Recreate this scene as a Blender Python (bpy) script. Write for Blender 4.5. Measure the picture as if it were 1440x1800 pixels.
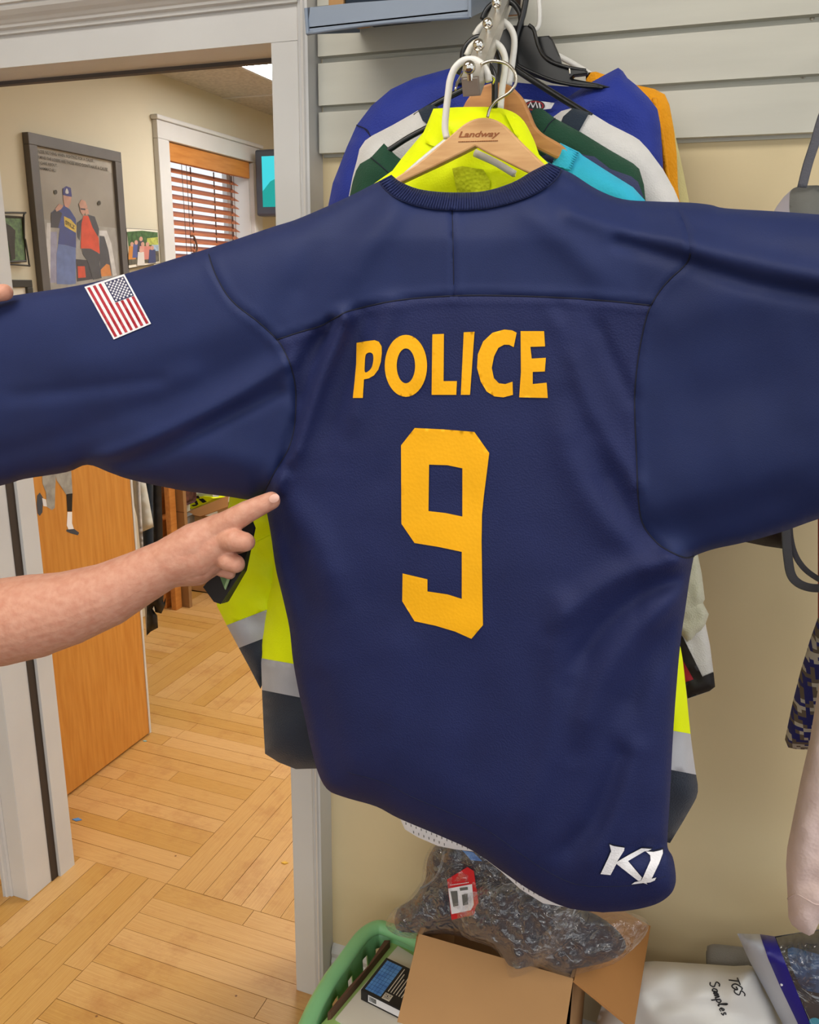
import bpy, bmesh, math, random
import numpy as np
from mathutils import Vector, Matrix, noise
from mathutils.geometry import delaunay_2d_cdt
random.seed(7)
for o in list(bpy.data.objects): bpy.data.objects.remove(o)
SC = bpy.context.scene
COL = SC.collection

# ------------------------------------------------------------------ camera
F = 1475.0; H = 1.629
_Z = np.array([75., -5400., -1475.]); _Z /= np.linalg.norm(_Z)
_X = np.array([4110., 460., -1475.]); _X -= _Z*(_X@_Z); _X /= np.linalg.norm(_X)
_Y = np.cross(_Z, _X)
MC = np.array([_X, _Y, _Z])                    # world = MC @ (right, down, forward)
CAMP = np.array([0., 0., H])
cd = bpy.data.cameras.new('camera'); cam = bpy.data.objects.new('camera', cd); COL.objects.link(cam)
cd.sensor_fit = 'VERTICAL'; cd.sensor_height = 36.0; cd.lens = F*36.0/1800.0
cd.clip_start = 0.02; cd.clip_end = 60
r, u, b = MC[:, 0], -MC[:, 1], -MC[:, 2]
cam.matrix_world = Matrix(((r[0], u[0], b[0], 0), (r[1], u[1], b[1], 0), (r[2], u[2], b[2], H), (0, 0, 0, 1)))
SC.camera = cam
# ------------------------------------------------------------------ world, exposure
W = bpy.data.worlds.new('world'); SC.world = W; W.use_nodes = True
W.node_tree.nodes['Background'].inputs[0].default_value = (0.93, 0.97, 1.0, 1)
W.node_tree.nodes['Background'].inputs[1].default_value = 1.15
SC.view_settings.view_transform = 'Standard'; SC.view_settings.look = 'None'
SC.view_settings.gamma = 1.0; SC.view_settings.use_curve_mapping = False
SC.view_settings.exposure = 0.0
NEAR_LAMP = 8.5; FAR_LAMP = 26.0      # radiance of the ceiling panels

# ------------------------------------------------------------------ pixel rays to places in the room
def ray(px, py): return MC @ np.array([(px-720.)/F, (py-900.)/F, 1.])
def A(px, py, y): v = ray(px, py); return CAMP + v*(y/v[1])          # on the plane Y = y
def B(px, py, x): v = ray(px, py); return CAMP + v*(x/v[0])          # on the plane X = x
def C(px, py, z): v = ray(px, py); return CAMP + v*((z-H)/v[2])      # on the plane Z = z
def ztr(x0, y0, s): return lambda *pts: [(x0+x/s, y0+y/s) for x, y in pts]

# ------------------------------------------------------------------ materials
def lin(c): return tuple(((v/255.)/12.92 if v/255. <= .04045 else ((v/255.+.055)/1.055)**2.4) for v in c) + (1,)
MATS = {}
def mat(name, rgb, rough=.7, metal=0., var=.06, vscale=6., bump=0., bscale=300., sheen=0., spec=.5, kind='noise', objrand=0., emit=None, stretch=None, rgb2=None):
    if name in MATS: return MATS[name]
    m = bpy.data.materials.new(name); m.use_nodes = True; nt = m.node_tree; N = nt.nodes; L = nt.links
    p = N['Principled BSDF']; p.inputs['Roughness'].default_value = rough; p.inputs['Metallic'].default_value = metal
    p.inputs['Specular IOR Level'].default_value = spec
    if sheen: p.inputs['Sheen Weight'].default_value = sheen; p.inputs['Sheen Roughness'].default_value = .5
    tc = N.new('ShaderNodeTexCoord'); src = tc.outputs['Object']
    if stretch:
        mp = N.new('ShaderNodeMapping'); mp.inputs['Scale'].default_value = stretch; L.new(src, mp.inputs[0]); src = mp.outputs[0]
    nz = N.new('ShaderNodeTexNoise'); nz.inputs['Scale'].default_value = vscale; nz.inputs['Detail'].default_value = 5; L.new(src, nz.inputs['Vector'])
    c1 = lin(rgb); c2 = lin(rgb2) if rgb2 else tuple(v*(1-2.2*var) for v in c1[:3])+(1,)
    mx = N.new('ShaderNodeMix'); mx.data_type = 'RGBA'; mx.inputs[6].default_value = c1 if rgb2 else tuple(min(1, v*(1+var)) for v in c1[:3])+(1,); mx.inputs[7].default_value = c2
    rp = N.new('ShaderNodeMapRange'); rp.inputs[1].default_value = .35; rp.inputs[2].default_value = .68
    L.new(nz.outputs[0], rp.inputs[0]); L.new(rp.outputs[0], mx.inputs[0])
    col = mx.outputs[2]
    if objrand:
        oi = N.new('ShaderNodeObjectInfo'); hs = N.new('ShaderNodeHueSaturation')
        r1 = N.new('ShaderNodeMapRange'); r1.inputs[3].default_value = 1-objrand; r1.inputs[4].default_value = 1+objrand*.45
        L.new(oi.outputs['Random'], r1.inputs[0]); L.new(r1.outputs[0], hs.inputs['Value']); L.new(col, hs.inputs['Color'])
        r2 = N.new('ShaderNodeMapRange'); r2.inputs[3].default_value = 1+objrand*.5; r2.inputs[4].default_value = 1-objrand*.5
        L.new(oi.outputs['Random'], r2.inputs[0]); L.new(r2.outputs[0], hs.inputs['Saturation']); col = hs.outputs[0]
    L.new(col, p.inputs['Base Color'])
    if bump:
        if kind == 'weave': t = N.new('ShaderNodeTexVoronoi'); t.feature = 'F1'; o = t.outputs['Distance']
        else: t = N.new('ShaderNodeTexNoise'); t.inputs['Detail'].default_value = 3; o = t.outputs[0]
        t.inputs['Scale'].default_value = bscale; L.new(src, t.inputs['Vector'])
        bp = N.new('ShaderNodeBump'); bp.inputs['Strength'].default_value = bump; bp.inputs['Distance'].default_value = .002
        L.new(o, bp.inputs['Height']); L.new(bp.outputs[0], p.inputs['Normal'])
    if emit:
        p.inputs['Emission Color'].default_value = lin(emit[0]); p.inputs['Emission Strength'].default_value = emit[1]
    MATS[name] = m; return m
def cloth(name, rgb, **k):
    d = dict(rough=.75, var=.04, vscale=14, bump=.25, bscale=420, kind='weave', sheen=.12, spec=.25); d.update(k); return mat(name, rgb, **d)

m_trim = mat('painted_trim', (208, 207, 206), rough=.42, var=.02, bump=.04, bscale=60)
m_slat = mat('slatwall_paint', (200, 198, 186), rough=.5, var=.03, vscale=9, stretch=(.3, 1, 3), bump=.03, bscale=150)
m_wall = mat('beige_wall', (220, 202, 162), rough=.85, var=.03, vscale=3, bump=.06, bscale=220)
m_wallf = mat('far_wall_paint', (206, 198, 176), rough=.85, var=.02, vscale=2, bump=.05, bscale=180)
m_ceil = mat('ceiling_tile', (196, 190, 178), rough=.9, var=.08, vscale=60, bump=.2, bscale=120)
m_plank = mat('maple_plank', (213, 168, 102), rough=.36, vscale=9, objrand=.13, rgb2=(196, 146, 80), stretch=(1.2, 9, 1), bump=.05, bscale=40)
def wear(m):
    nt = m.node_tree; N = nt.nodes; L = nt.links; p = N['Principled BSDF']; src = p.inputs['Base Color'].links[0].from_socket
    ge = N.new('ShaderNodeNewGeometry'); a = N.new('ShaderNodeTexNoise'); a.inputs['Scale'].default_value = 5.5; a.inputs['Detail'].default_value = 9; a.inputs['Roughness'].default_value = .68; L.new(ge.outputs['Position'], a.inputs['Vector'])
    r1 = N.new('ShaderNodeMapRange'); r1.inputs[1].default_value = .52; r1.inputs[2].default_value = .72; r1.inputs[4].default_value = .55; L.new(a.outputs[0], r1.inputs[0])
    mx = N.new('ShaderNodeMix'); mx.data_type = 'RGBA'; mx.inputs[7].default_value = lin((160, 98, 44)); L.new(r1.outputs[0], mx.inputs[0]); L.new(src, mx.inputs[6])
    v = N.new('ShaderNodeTexVoronoi'); v.inputs['Scale'].default_value = 9; L.new(ge.outputs['Position'], v.inputs['Vector']); r2 = N.new('ShaderNodeMapRange'); r2.inputs[1].default_value = .035; r2.inputs[2].default_value = .02; L.new(v.outputs['Distance'], r2.inputs[0])
    m2 = N.new('ShaderNodeMix'); m2.data_type = 'RGBA'; m2.inputs[7].default_value = lin((120, 74, 36)); L.new(r2.outputs[0], m2.inputs[0]); L.new(mx.outputs[2], m2.inputs[6]); L.new(m2.outputs[2], p.inputs['Base Color'])
    r3 = N.new('ShaderNodeMapRange'); r3.inputs[3].default_value = .28; r3.inputs[4].default_value = .5; L.new(a.outputs[0], r3.inputs[0]); L.new(r3.outputs[0], p.inputs['Roughness'])
wear(m_plank)
m_joint = mat('floor_joint', (96, 62, 28), rough=.8)
m_oak = mat('orange_oak', (210, 146, 66), rough=.45, vscale=12, rgb2=(194, 126, 48), stretch=(6, 6, .5), bump=.05, bscale=60)
m_dstrip = mat('dark_brown_strip', (62, 50, 40), rough=.7)
m_navy = cloth('navy_jersey', (30, 38, 82), rough=.62, sheen=0, spec=.25, bump=.2, bscale=520)
m_navyk = cloth('navy_solid_knit', (30, 42, 86), rough=.6, sheen=0, spec=.25, bump=.1, bscale=900)
m_navyrib = cloth('navy_rib', (31, 41, 84), sheen=0, rough=.7, bump=.3, bscale=260)
m_seam = mat('navy_seam', (14, 18, 42), rough=.8)
m_gold = cloth('gold_twill', (247, 178, 12), rough=.6, bump=.1, bscale=260, sheen=.05, var=.03)
m_white = cloth('white_print', (235, 233, 236), rough=.6)
m_red = mat('flag_red', (160, 24, 42), rough=.6)
m_flagb = mat('flag_blue', (30, 34, 78), rough=.6)
m_black = mat('black_plastic', (22, 23, 25), rough=.28, var=.05)
m_wht_pl = mat('white_plastic', (226, 224, 218), rough=.35, var=.02)
m_chrome = mat('chrome', (215, 212, 205), rough=.07, metal=1, var=.01)
m_nickel = mat('brushed_nickel', (190, 182, 168), rough=.25, metal=1, var=.02)
m_beech = mat('beech_wood', (216, 170, 116), rough=.45, vscale=10, rgb2=(200, 150, 96), stretch=(2, 8, 14), bump=.04, bscale=80)
m_beech2 = mat('honey_wood', (192, 134, 76), rough=.4, vscale=10, rgb2=(170, 112, 60), stretch=(2, 8, 14))
m_brand = mat('branded_ink', (150, 84, 40), rough=.7)
m_hiv = cloth('hi_vis_yellow', (236, 250, 0), rough=.6, bump=.1, var=.03, sheen=.0)
m_hivd = cloth('hi_vis_lining', (196, 206, 20), rough=.7, bump=.5, bscale=250)
m_refl = mat('reflective_tape', (176, 176, 182), rough=.35, var=.05, vscale=20, bump=.1, bscale=500)
m_char = cloth('charcoal_navy', (42, 48, 60), rough=.6)
m_cyan = cloth('turquoise_knit', (48, 176, 208))
m_green = cloth('forest_green', (24, 68, 48))
m_navyt = cloth('dull_navy', (52, 58, 92))
m_wmesh = cloth('white_mesh', (210, 208, 206), bump=.3, bscale=480)
m_wmesh2 = cloth('cream_mesh', (200, 198, 178), bump=.35, bscale=420)
m_dnavy = cloth('dark_navy_trim', (32, 44, 58))
m_royal = cloth('royal_blue', (32, 50, 142), rough=.6)
m_amber = cloth('amber_mesh', (236, 158, 16), bump=.6, bscale=260)
m_cream = cloth('cream_cloth', (208, 198, 140))
m_skin = mat('skin', (208, 154, 130), rough=.5, vscale=110, rgb2=(198, 138, 114), bump=.35, bscale=220, spec=.35)
m_skin.node_tree.nodes['Principled BSDF'].inputs['Subsurface Weight'].default_value = .08
m_skin.node_tree.nodes['Principled BSDF'].inputs['Subsurface Radius'].default_value = (.01, .004, .002)
m_nail = mat('nail', (232, 186, 170), rough=.22)
m_card = mat('cardboard', (184, 140, 92), rough=.85, var=.04, vscale=5, bump=.05, bscale=90)
m_cardin = mat('cardboard_inner', (176, 124, 70), rough=.85, var=.04)
m_bagnavy = cloth('packed_navy_cloth', (44, 46, 60), bump=.1)
m_mint = mat('mint_plastic', (140, 206, 146), rough=.32, var=.03)
m_lime = mat('light_green_folder', (164, 196, 116), rough=.6)
m_paper = mat('paper', (222, 216, 202), rough=.8, var=.02)
m_dark = mat('near_black', (24, 22, 24), rough=.5)
m_brown = mat('dark_brown', (96, 66, 48), rough=.7)
m_label = mat('label_red', (206, 34, 40), rough=.5)
m_blue = mat('print_blue', (96, 160, 226), rough=.4, vscale=40, rgb2=(60, 120, 200))
m_gray = cloth('grey_fleece', (132, 130, 128))
m_sack = mat('white_poly_sack', (214, 212, 208), rough=.45, var=.03, bump=.15, bscale=25)
m_polyg = mat('pale_grey_poly', (190, 194, 206), rough=.35, var=.04)
m_polyb = mat('blue_poly_strip', (44, 40, 140), rough=.3)
m_ink = mat('marker_ink', (24, 24, 30), rough=.5)
m_pink = cloth('pale_pink_fleece', (222, 198, 192), bump=.3, bscale=200)
m_strap = cloth('grey_webbing', (92, 92, 100))
m_bagg = cloth('grey_bag', (104, 104, 100), bump=.1)
m_bagl = cloth('pale_bag', (186, 180, 190), bump=.1)
m_bagd = cloth('dark_bag', (40, 28, 30), bump=.1)
m_tray = mat('blue_grey_tray', (128, 140, 158), rough=.45, var=.03)
m_frame = mat('charcoal_frame', (98, 94, 92), rough=.5)
m_bframe = mat('black_frame', (52, 50, 46), rough=.5)
m_poster = mat('poster_grey', (160, 154, 146), rough=.5, vscale=4, rgb2=(138, 132, 124))
m_tv = mat('tv_grey', (70, 76, 88), rough=.35)
m_scr = mat('tv_screen', (10, 40, 44), rough=.3, emit=((60, 214, 224), 1.0))
m_scr2 = mat('tv_screen_trees', (4, 40, 40), rough=.3, vscale=60, emit=((10, 176, 168), .8))
m_blind = mat('wood_blind', (190, 116, 72), rough=.5, vscale=8, rgb2=(168, 92, 56), stretch=(8, 1, 8))
m_valance = mat('wood_valance', (200, 134, 66), rough=.45, vscale=8, rgb2=(184, 116, 50), stretch=(8, 1, 8))
m_lamp = mat('lamp_diffuser', (240, 240, 236), rough=.5, emit=((255, 250, 242), NEAR_LAMP))
m_lampf = mat('far_lamp_diffuser', (240, 240, 236), rough=.5, emit=((255, 251, 246), FAR_LAMP))
m_brickp = mat('brick_print', (120, 64, 52), rough=.7, vscale=30, rgb2=(70, 50, 46))

def mk_film():
    m = bpy.data.materials.new('clear_film'); m.use_nodes = True; nt = m.node_tree; N = nt.nodes; L = nt.links
    N.remove(N['Principled BSDF']); out = N['Material Output']
    t = N.new('ShaderNodeBsdfTransparent'); t.inputs[0].default_value = (.96, .96, .97, 1)
    g = N.new('ShaderNodeBsdfGlossy'); g.inputs['Roughness'].default_value = .05; g.inputs[0].default_value = (1, 1, 1, 1)
    d = N.new('ShaderNodeBsdfDiffuse'); d.inputs[0].default_value = (.8, .8, .82, 1)
    lw = N.new('ShaderNodeLayerWeight'); lw.inputs[0].default_value = .35
    tc = N.new('ShaderNodeTexCoord'); nz = N.new('ShaderNodeTexNoise'); nz.inputs['Scale'].default_value = 30; nz.inputs['Detail'].default_value = 2.5; nz.inputs['Distortion'].default_value = 1.2
    L.new(tc.outputs['Object'], nz.inputs['Vector'])
    bp = N.new('ShaderNodeBump'); bp.inputs['Strength'].default_value = .8; bp.inputs['Distance'].default_value = .02
    L.new(nz.outputs[0], bp.inputs['Height']); L.new(bp.outputs[0], g.inputs['Normal'])
    m1 = N.new('ShaderNodeMixShader'); m1.inputs[0].default_value = .05; L.new(t.outputs[0], m1.inputs[1]); L.new(d.outputs[0], m1.inputs[2])
    m2 = N.new('ShaderNodeMixShader'); mm = N.new('ShaderNodeMath'); mm.operation = 'MULTIPLY_ADD'; mm.inputs[1].default_value = .3; mm.inputs[2].default_value = .07
    L.new(lw.outputs['Facing'], mm.inputs[0]); L.new(mm.outputs[0], m2.inputs[0]); L.new(m1.outputs[0], m2.inputs[1]); L.new(g.outputs[0], m2.inputs[2])
    L.new(m2.outputs[0], out.inputs[0]); return m
m_film = mk_film()
def mk_glass():
    m = bpy.data.materials.new('window_glass'); m.use_nodes = True; nt = m.node_tree; N = nt.nodes; L = nt.links
    N.remove(N['Principled BSDF']); t = N.new('ShaderNodeBsdfTransparent'); g = N.new('ShaderNodeBsdfGlossy'); g.inputs['Roughness'].default_value = .02
    m2 = N.new('ShaderNodeMixShader'); m2.inputs[0].default_value = .06; L.new(t.outputs[0], m2.inputs[1]); L.new(g.outputs[0], m2.inputs[2]); L.new(m2.outputs[0], N['Material Output'].inputs[0]); return m
m_glass = mk_glass()
def mk_camo():
    m = bpy.data.materials.new('digital_camo'); m.use_nodes = True; nt = m.node_tree; N = nt.nodes; L = nt.links; p = N['Principled BSDF']; p.inputs['Roughness'].default_value = .8
    tc = N.new('ShaderNodeTexCoord'); mp = N.new('ShaderNodeMapping'); mp.inputs['Rotation'].default_value = (0, .2, 0); L.new(tc.outputs['Object'], mp.inputs[0])
    sn = N.new('ShaderNodeVectorMath'); sn.operation = 'SNAP'; sn.inputs[1].default_value = (.0055, .5, .0055); L.new(mp.outputs[0], sn.inputs[0])
    nz = N.new('ShaderNodeTexNoise'); nz.inputs['Scale'].default_value = 42; nz.inputs['Detail'].default_value = 2; L.new(sn.outputs[0], nz.inputs['Vector'])
    cr = N.new('ShaderNodeValToRGB'); cr.color_ramp.interpolation = 'CONSTANT'; e = cr.color_ramp.elements
    e[0].position = 0; e[0].color = lin((30, 34, 110)); e[1].position = .44; e[1].color = lin((104, 92, 82))
    for pos, c in ((.5, (190, 184, 176)), (.56, (36, 40, 120)), (.63, (112, 100, 92))): k = e.new(pos); k.color = lin(c)
    L.new(nz.outputs[0], cr.inputs[0]); L.new(cr.outputs[0], p.inputs['Base Color']); return m
m_camo = mk_camo()

# ------------------------------------------------------------------ mesh helpers
def mk(name, vf, m, parent=None, smooth=False, kind=None, label=None):
    v, f = vf
    me = bpy.data.meshes.new(name); me.from_pydata([tuple(map(float, p)) for p in v], [], [tuple(map(int, q)) for q in f]); me.update()
    if smooth: me.polygons.foreach_set('use_smooth', [True]*len(me.polygons))
    if m: me.materials.append(m)
    o = bpy.data.objects.new(name, me); COL.objects.link(o)
    if parent: o.parent = parent
    if kind: o['kind'] = kind
    if label: o['label'] = label
    return o
def tag(o, label, cat=None, group=None, kind=None):
    o['label'] = label
    if cat: o['category'] = cat
    if group: o['group'] = group
    if kind: o['kind'] = kind
    return o
def thing(name, label, cat, group=None, loc=None):
    o = bpy.data.objects.new(name, None); COL.objects.link(o); o.empty_display_size = .05
    return tag(o, label, cat, group)
def join(*vfs):
    V, Fs = [], []
    for v, f in vfs:
        n = len(V); V += [tuple(p) for p in v]; Fs += [tuple(i+n for i in q) for q in f]
    return V, Fs
def fixn(o):
    bm = bmesh.new(); bm.from_mesh(o.data); bmesh.ops.recalc_face_normals(bm, faces=bm.faces); bm.to_mesh(o.data); bm.free(); return o
def box(x0, x1, y0, y1, z0, z1, bev=0.):
    if not bev:
        v = [(x, y, z) for x in (x0, x1) for y in (y0, y1) for z in (z0, z1)]
        return v, [(0, 1, 3, 2), (4, 6, 7, 5), (0, 4, 5, 1), (2, 3, 7, 6), (0, 2, 6, 4), (1, 5, 7, 3)]
    bm = bmesh.new(); bmesh.ops.create_cube(bm, size=1)
    for q in bm.verts: q.co = Vector(((x0+x1)/2+q.co.x*(x1-x0), (y0+y1)/2+q.co.y*(y1-y0), (z0+z1)/2+q.co.z*(z1-z0)))
    bmesh.ops.bevel(bm, geom=bm.edges[:], offset=bev, segments=2, affect='EDGES', profile=.5)
    bm.verts.index_update(); v = [tuple(q.co) for q in bm.verts]; f = [tuple(q.index for q in fc.verts) for fc in bm.faces]; bm.free(); return v, f
def tri2(ring):
    """triangulate one planar 2-D ring"""
    V, Fs, _ = fill([ring], 1e9); return V, Fs
def prism(ring3, off):
    """closed prism: 3-D ring and an offset vector"""
    n = len(ring3); a = [np.array(p, float) for p in ring3]; off = np.array(off, float)
    V = a+[p+off for p in a]
    # triangulate caps in their own plane
    nrm = np.zeros(3)
    for i in range(n): nrm += np.cross(a[i], a[(i+1) % n])
    k = int(np.argmax(abs(nrm))); ij = [j for j in range(3) if j != k]
    ring2 = [(p[ij[0]]*1000, p[ij[1]]*1000) for p in a]
    bm = bmesh.new(); vs = [bm.verts.new((x, y, 0)) for x, y in ring2]; fc = bm.faces.new(vs); bm.verts.index_update()
    res = bmesh.ops.triangulate(bm, faces=[fc]); tris = [tuple(q.index for q in f2.verts) for f2 in bm.faces]; bm.free()
    Fs = list(tris)+[tuple(i+n for i in reversed(t)) for t in tris]
    for i in range(n): j = (i+1) % n; Fs.append((i, i+n, j+n, j))
    return V, Fs
def smoothpath(pts, sub=6, closed=False):
    P = [np.array(p, float) for p in pts]; n = len(P); out = []
    rng = range(n if closed else n-1)
    for i in rng:
        p1, p2 = P[i], P[(i+1) % n]
        p0 = P[(i-1) % n] if (closed or i > 0) else p1*2-p2
        p3 = P[(i+2) % n] if (closed or i+2 < n) else p2*2-p1
        for k in range(sub):
            t = k/sub; out.append(.5*((2*p1)+(-p0+p2)*t+(2*p0-5*p1+4*p2-p3)*t*t+(-p0+3*p1-3*p2+p3)*t**3))
    if not closed: out.append(P[-1])
    return out
def tube(path, rad, sides=10, flat=1.0, upv=None):
    P = [np.array(p, float) for p in path]; n = len(P)
    R = rad if hasattr(rad, '__len__') else [rad]*n
    V, Fs = [], []; up = np.array([.13, .21, .97]) if upv is None else np.array(upv, float)
    for i in range(n):
        t = P[min(i+1, n-1)]-P[max(i-1, 0)]; t = t/(np.linalg.norm(t)+1e-12)
        s = up-t*(up@t)
        if np.linalg.norm(s) < 1e-4: s = np.cross(t, (1, 0, 0))
        s /= np.linalg.norm(s); w = np.cross(t, s); up = s
        for k in range(sides):
            a = 2*math.pi*k/sides; V.append(P[i]+R[i]*(math.cos(a)*s*flat+math.sin(a)*w))
    for i in range(n-1):
        for k in range(sides):
            j = (k+1) % sides; Fs.append((i*sides+k, i*sides+j, (i+1)*sides+j, (i+1)*sides+k))
    Fs.append(tuple(range(sides-1, -1, -1))); Fs.append(tuple((n-1)*sides+k for k in range(sides)))
    return V, Fs
def sphere(c, rr, seg=16, sc=(1, 1, 1)):
    V, Fs = [], []; ring = seg//2
    for i in range(ring+1):
        th = math.pi*i/ring
        for k in range(seg):
            a = 2*math.pi*k/seg; V.append((c[0]+rr*sc[0]*math.sin(th)*math.cos(a), c[1]+rr*sc[1]*math.sin(th)*math.sin(a), c[2]+rr*sc[2]*math.cos(th)))
    for i in range(ring):
        for k in range(seg): j = (k+1) % seg; Fs.append((i*seg+k, i*seg+j, (i+1)*seg+j, (i+1)*seg+k))
    return V, Fs
def pip(pts, rings):
    x, y = pts[:, 0], pts[:, 1]; c = np.zeros(len(pts), bool)
    for rg in rings:
        a = np.array(rg, float); b2 = np.roll(a, -1, 0)
        for (x1, y1), (x2, y2) in zip(a, b2):
            if y1 == y2: continue
            h = ((y1 > y) != (y2 > y)) & (x < (x2-x1)*(y-y1)/(y2-y1)+x1); c ^= h
    return c
def segdist(pts, ring, closed=True):
    a = np.array(ring, float); b2 = np.roll(a, -1, 0)
    if not closed: a, b2 = a[:-1], b2[:-1]
    best = np.full(len(pts), 1e9)
    for p, q in zip(a, b2):
        d = q-p; l2 = (d@d)+1e-12; t = np.clip(((pts-p)@d)/l2, 0, 1); dd = np.hypot(*(pts-p-t[:, None]*d).T); best = np.minimum(best, dd)
    return best
def fill(rings, step):
    """triangulate rings (even-odd, so inner rings are holes) with interior points about every step"""
    pts, edges = [], []
    for rg in rings:
        rs = []
        for (p, q) in zip(rg, list(rg[1:])+[rg[0]]):
            p = np.array(p, float); q = np.array(q, float); n = max(1, int(math.ceil(np.linalg.norm(q-p)/step)))
            rs += [p+(q-p)*k/n for k in range(n)]
        n0 = len(pts); pts += rs; edges += [(n0+i, n0+(i+1) % len(rs)) for i in range(len(rs))]
    allp = np.array(pts); lo, hi = allp.min(0), allp.max(0)
    if step < 1e8:
        gx = np.arange(lo[0]+step*.37, hi[0], step); gy = np.arange(lo[1]+step*.41, hi[1], step*.87)
        g = np.array([(x+(.5*step if j % 2 else 0), y) for j, y in enumerate(gy) for x in gx]).reshape(-1, 2)
        if len(g):
            g = g[pip(g, rings)]
        if len(g):
            dm = np.full(len(g), 1e9)
            for rg in rings: dm = np.minimum(dm, segdist(g, rg))
            g = g[dm > step*.45]; pts += [p for p in g]
    vs, _, fs, *_ = delaunay_2d_cdt([Vector((float(p[0]), float(p[1]))) for p in pts], edges, [], 0, 1e-5)
    V = np.array([(p.x, p.y) for p in vs]); fs = np.array([f for f in fs if len(f) == 3])
    cen = V[fs].mean(1); keep = pip(cen, rings)
    return V, [tuple(f) for f in fs[keep]], None
def Avec(V, Y):
    v = np.stack([(V[:, 0]-720)/F, (V[:, 1]-900)/F, np.ones(len(V))]); w = (MC @ v).T
    return CAMP+w*(Y/w[:, 1])[:, None]
def bulge(V, outline, wpx):
    d = np.clip(segdist(V, outline)/wpx, 0, 1); return np.sqrt(1-(1-d)**2)
def nz2(V, s, seed=0.): return np.array([noise.noise((x*s+seed, y*s-seed, seed)) for x, y in V])
def panel(name, rings, Yf, m, parent, step=12, smooth=True, label=None):
    V, Fs, _ = fill(rings, step); P = Avec(V, Yf(V)); return mk(name, (P, Fs), m, parent, smooth, label=label)
def garment(root, outline, y0, thick, panels, wpx=60, step=14, back=None, wav=.006, ws=.02, seed=0., backm=None):
    """hung cloth with a near and a far side; panels = (name, rings, material, lift)"""
    outline = [tuple(p) for p in outline]
    nb = lambda V: wav*nz2(V, ws, seed)
    near = lambda V: y0-thick*bulge(V, outline, wpx)+nb(V)*bulge(V, outline, 30)
    for nm, rings, m, lift in panels:
        panel(nm, rings, lambda V, l=lift: near(V)-l, m, root, step)
    bo = back if back else outline
    panel('far_side', [bo], lambda V: y0+thick*.7*bulge(V, outline, wpx)-.5*nb(V)*bulge(V, outline, 30), backm or panels[0][2], root, step*1.6)
    return near

def textmesh(s, shear=0., bold=0.):
    cu = bpy.data.curves.new('t', 'FONT'); cu.body = s; cu.shear = shear; cu.offset = bold; cu.resolution_u = 3
    ob = bpy.data.objects.new('t', cu); COL.objects.link(ob); dg = bpy.context.evaluated_depsgraph_get()
    me = bpy.data.meshes.new_from_object(ob.evaluated_get(dg)); v = np.array([q.co[:2] for q in me.vertices]); f = [tuple(p.vertices) for p in me.polygons]
    bpy.data.objects.remove(ob); bpy.data.curves.remove(cu); bpy.data.meshes.remove(me)
    lo, hi = v.min(0), v.max(0); return (v-lo)/(hi-lo), f
def quadtext(s, tl, tr, br, bl, fn, **k):
    v, f = textmesh(s, **k); tl, tr, br, bl = [np.array(q, float) for q in (tl, tr, br, bl)]
    P = [fn(*((bl*(1-a)+br*a)*(1-b)+(tl*(1-a)+tr*a)*b)) for a, b in v]; return P, f

# ================================================================== THE SETTING
YW = 1.475                                      # painted wall behind the casing and the slats
CEILF = 2.545; XL = -2.6
fl = mk('floor', box(-3.2, 3, -3.2, 5.2, -.06, -.004), m_joint, kind='structure'); fl['label'] = 'maple parquet floor laid in large squares of alternating board direction'
def unit_board(): 
    return box(-.5, .5, -.5, .5, -.5, .5)
_ub = mk('plank', unit_board(), m_plank); bm_ub = _ub.data; bpy.data.objects.remove(_ub)
BS = .9; bw = .06; npl = 0
for bi in range(-3, 3):
    for bj in range(-1, 4):
        x0 = -1.316+bi*BS; y0 = 1.631+bj*BS
        if x0 > .2 or x0 < -3.2 or (x0 < -2.3 and bj < 0) or (x0 > -.5 and bj != 0 and bj != -1): continue
        along_x = (bi+bj) % 2 != 0               # boards of the square left of and behind the joint run along X
        n = int(BS/bw)
        for k in range(n):
            cuts = [0]+([random.uniform(.3, .7)] if random.random() < .5 else [])+[1]
            for s in range(len(cuts)-1):
                a, b2 = cuts[s]*BS, cuts[s+1]*BS; g = .0016
                lx, ly = b2-a-g, bw-g
                if npl >= 298: continue
                o = bpy.data.objects.new('plank', bm_ub); COL.objects.link(o); o.parent = fl; npl += 1
                dz = random.uniform(-.0006, .0004)
                if along_x: o.location = (x0+(a+b2)/2, y0+(k+.5)*bw, -.006+dz)
                else: o.location = (x0+(k+.5)*bw, y0+(a+b2)/2, -.006+dz); o.rotation_euler.z = math.pi/2
                o.scale = (lx, ly, .012)
far_fl = mk('far_boards', box(-3.2, 3, 4.331, 5.2, -.006, 0), m_plank, fl)
mk('wall_left', box(-2.7, -2.6, -3.2, YW, 0, 2.75), m_wall, kind='structure', label='unseen beige side wall of the shop, added to block light from the left')  # out of view; added to stop world light from the left, so the right is brighter
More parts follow.
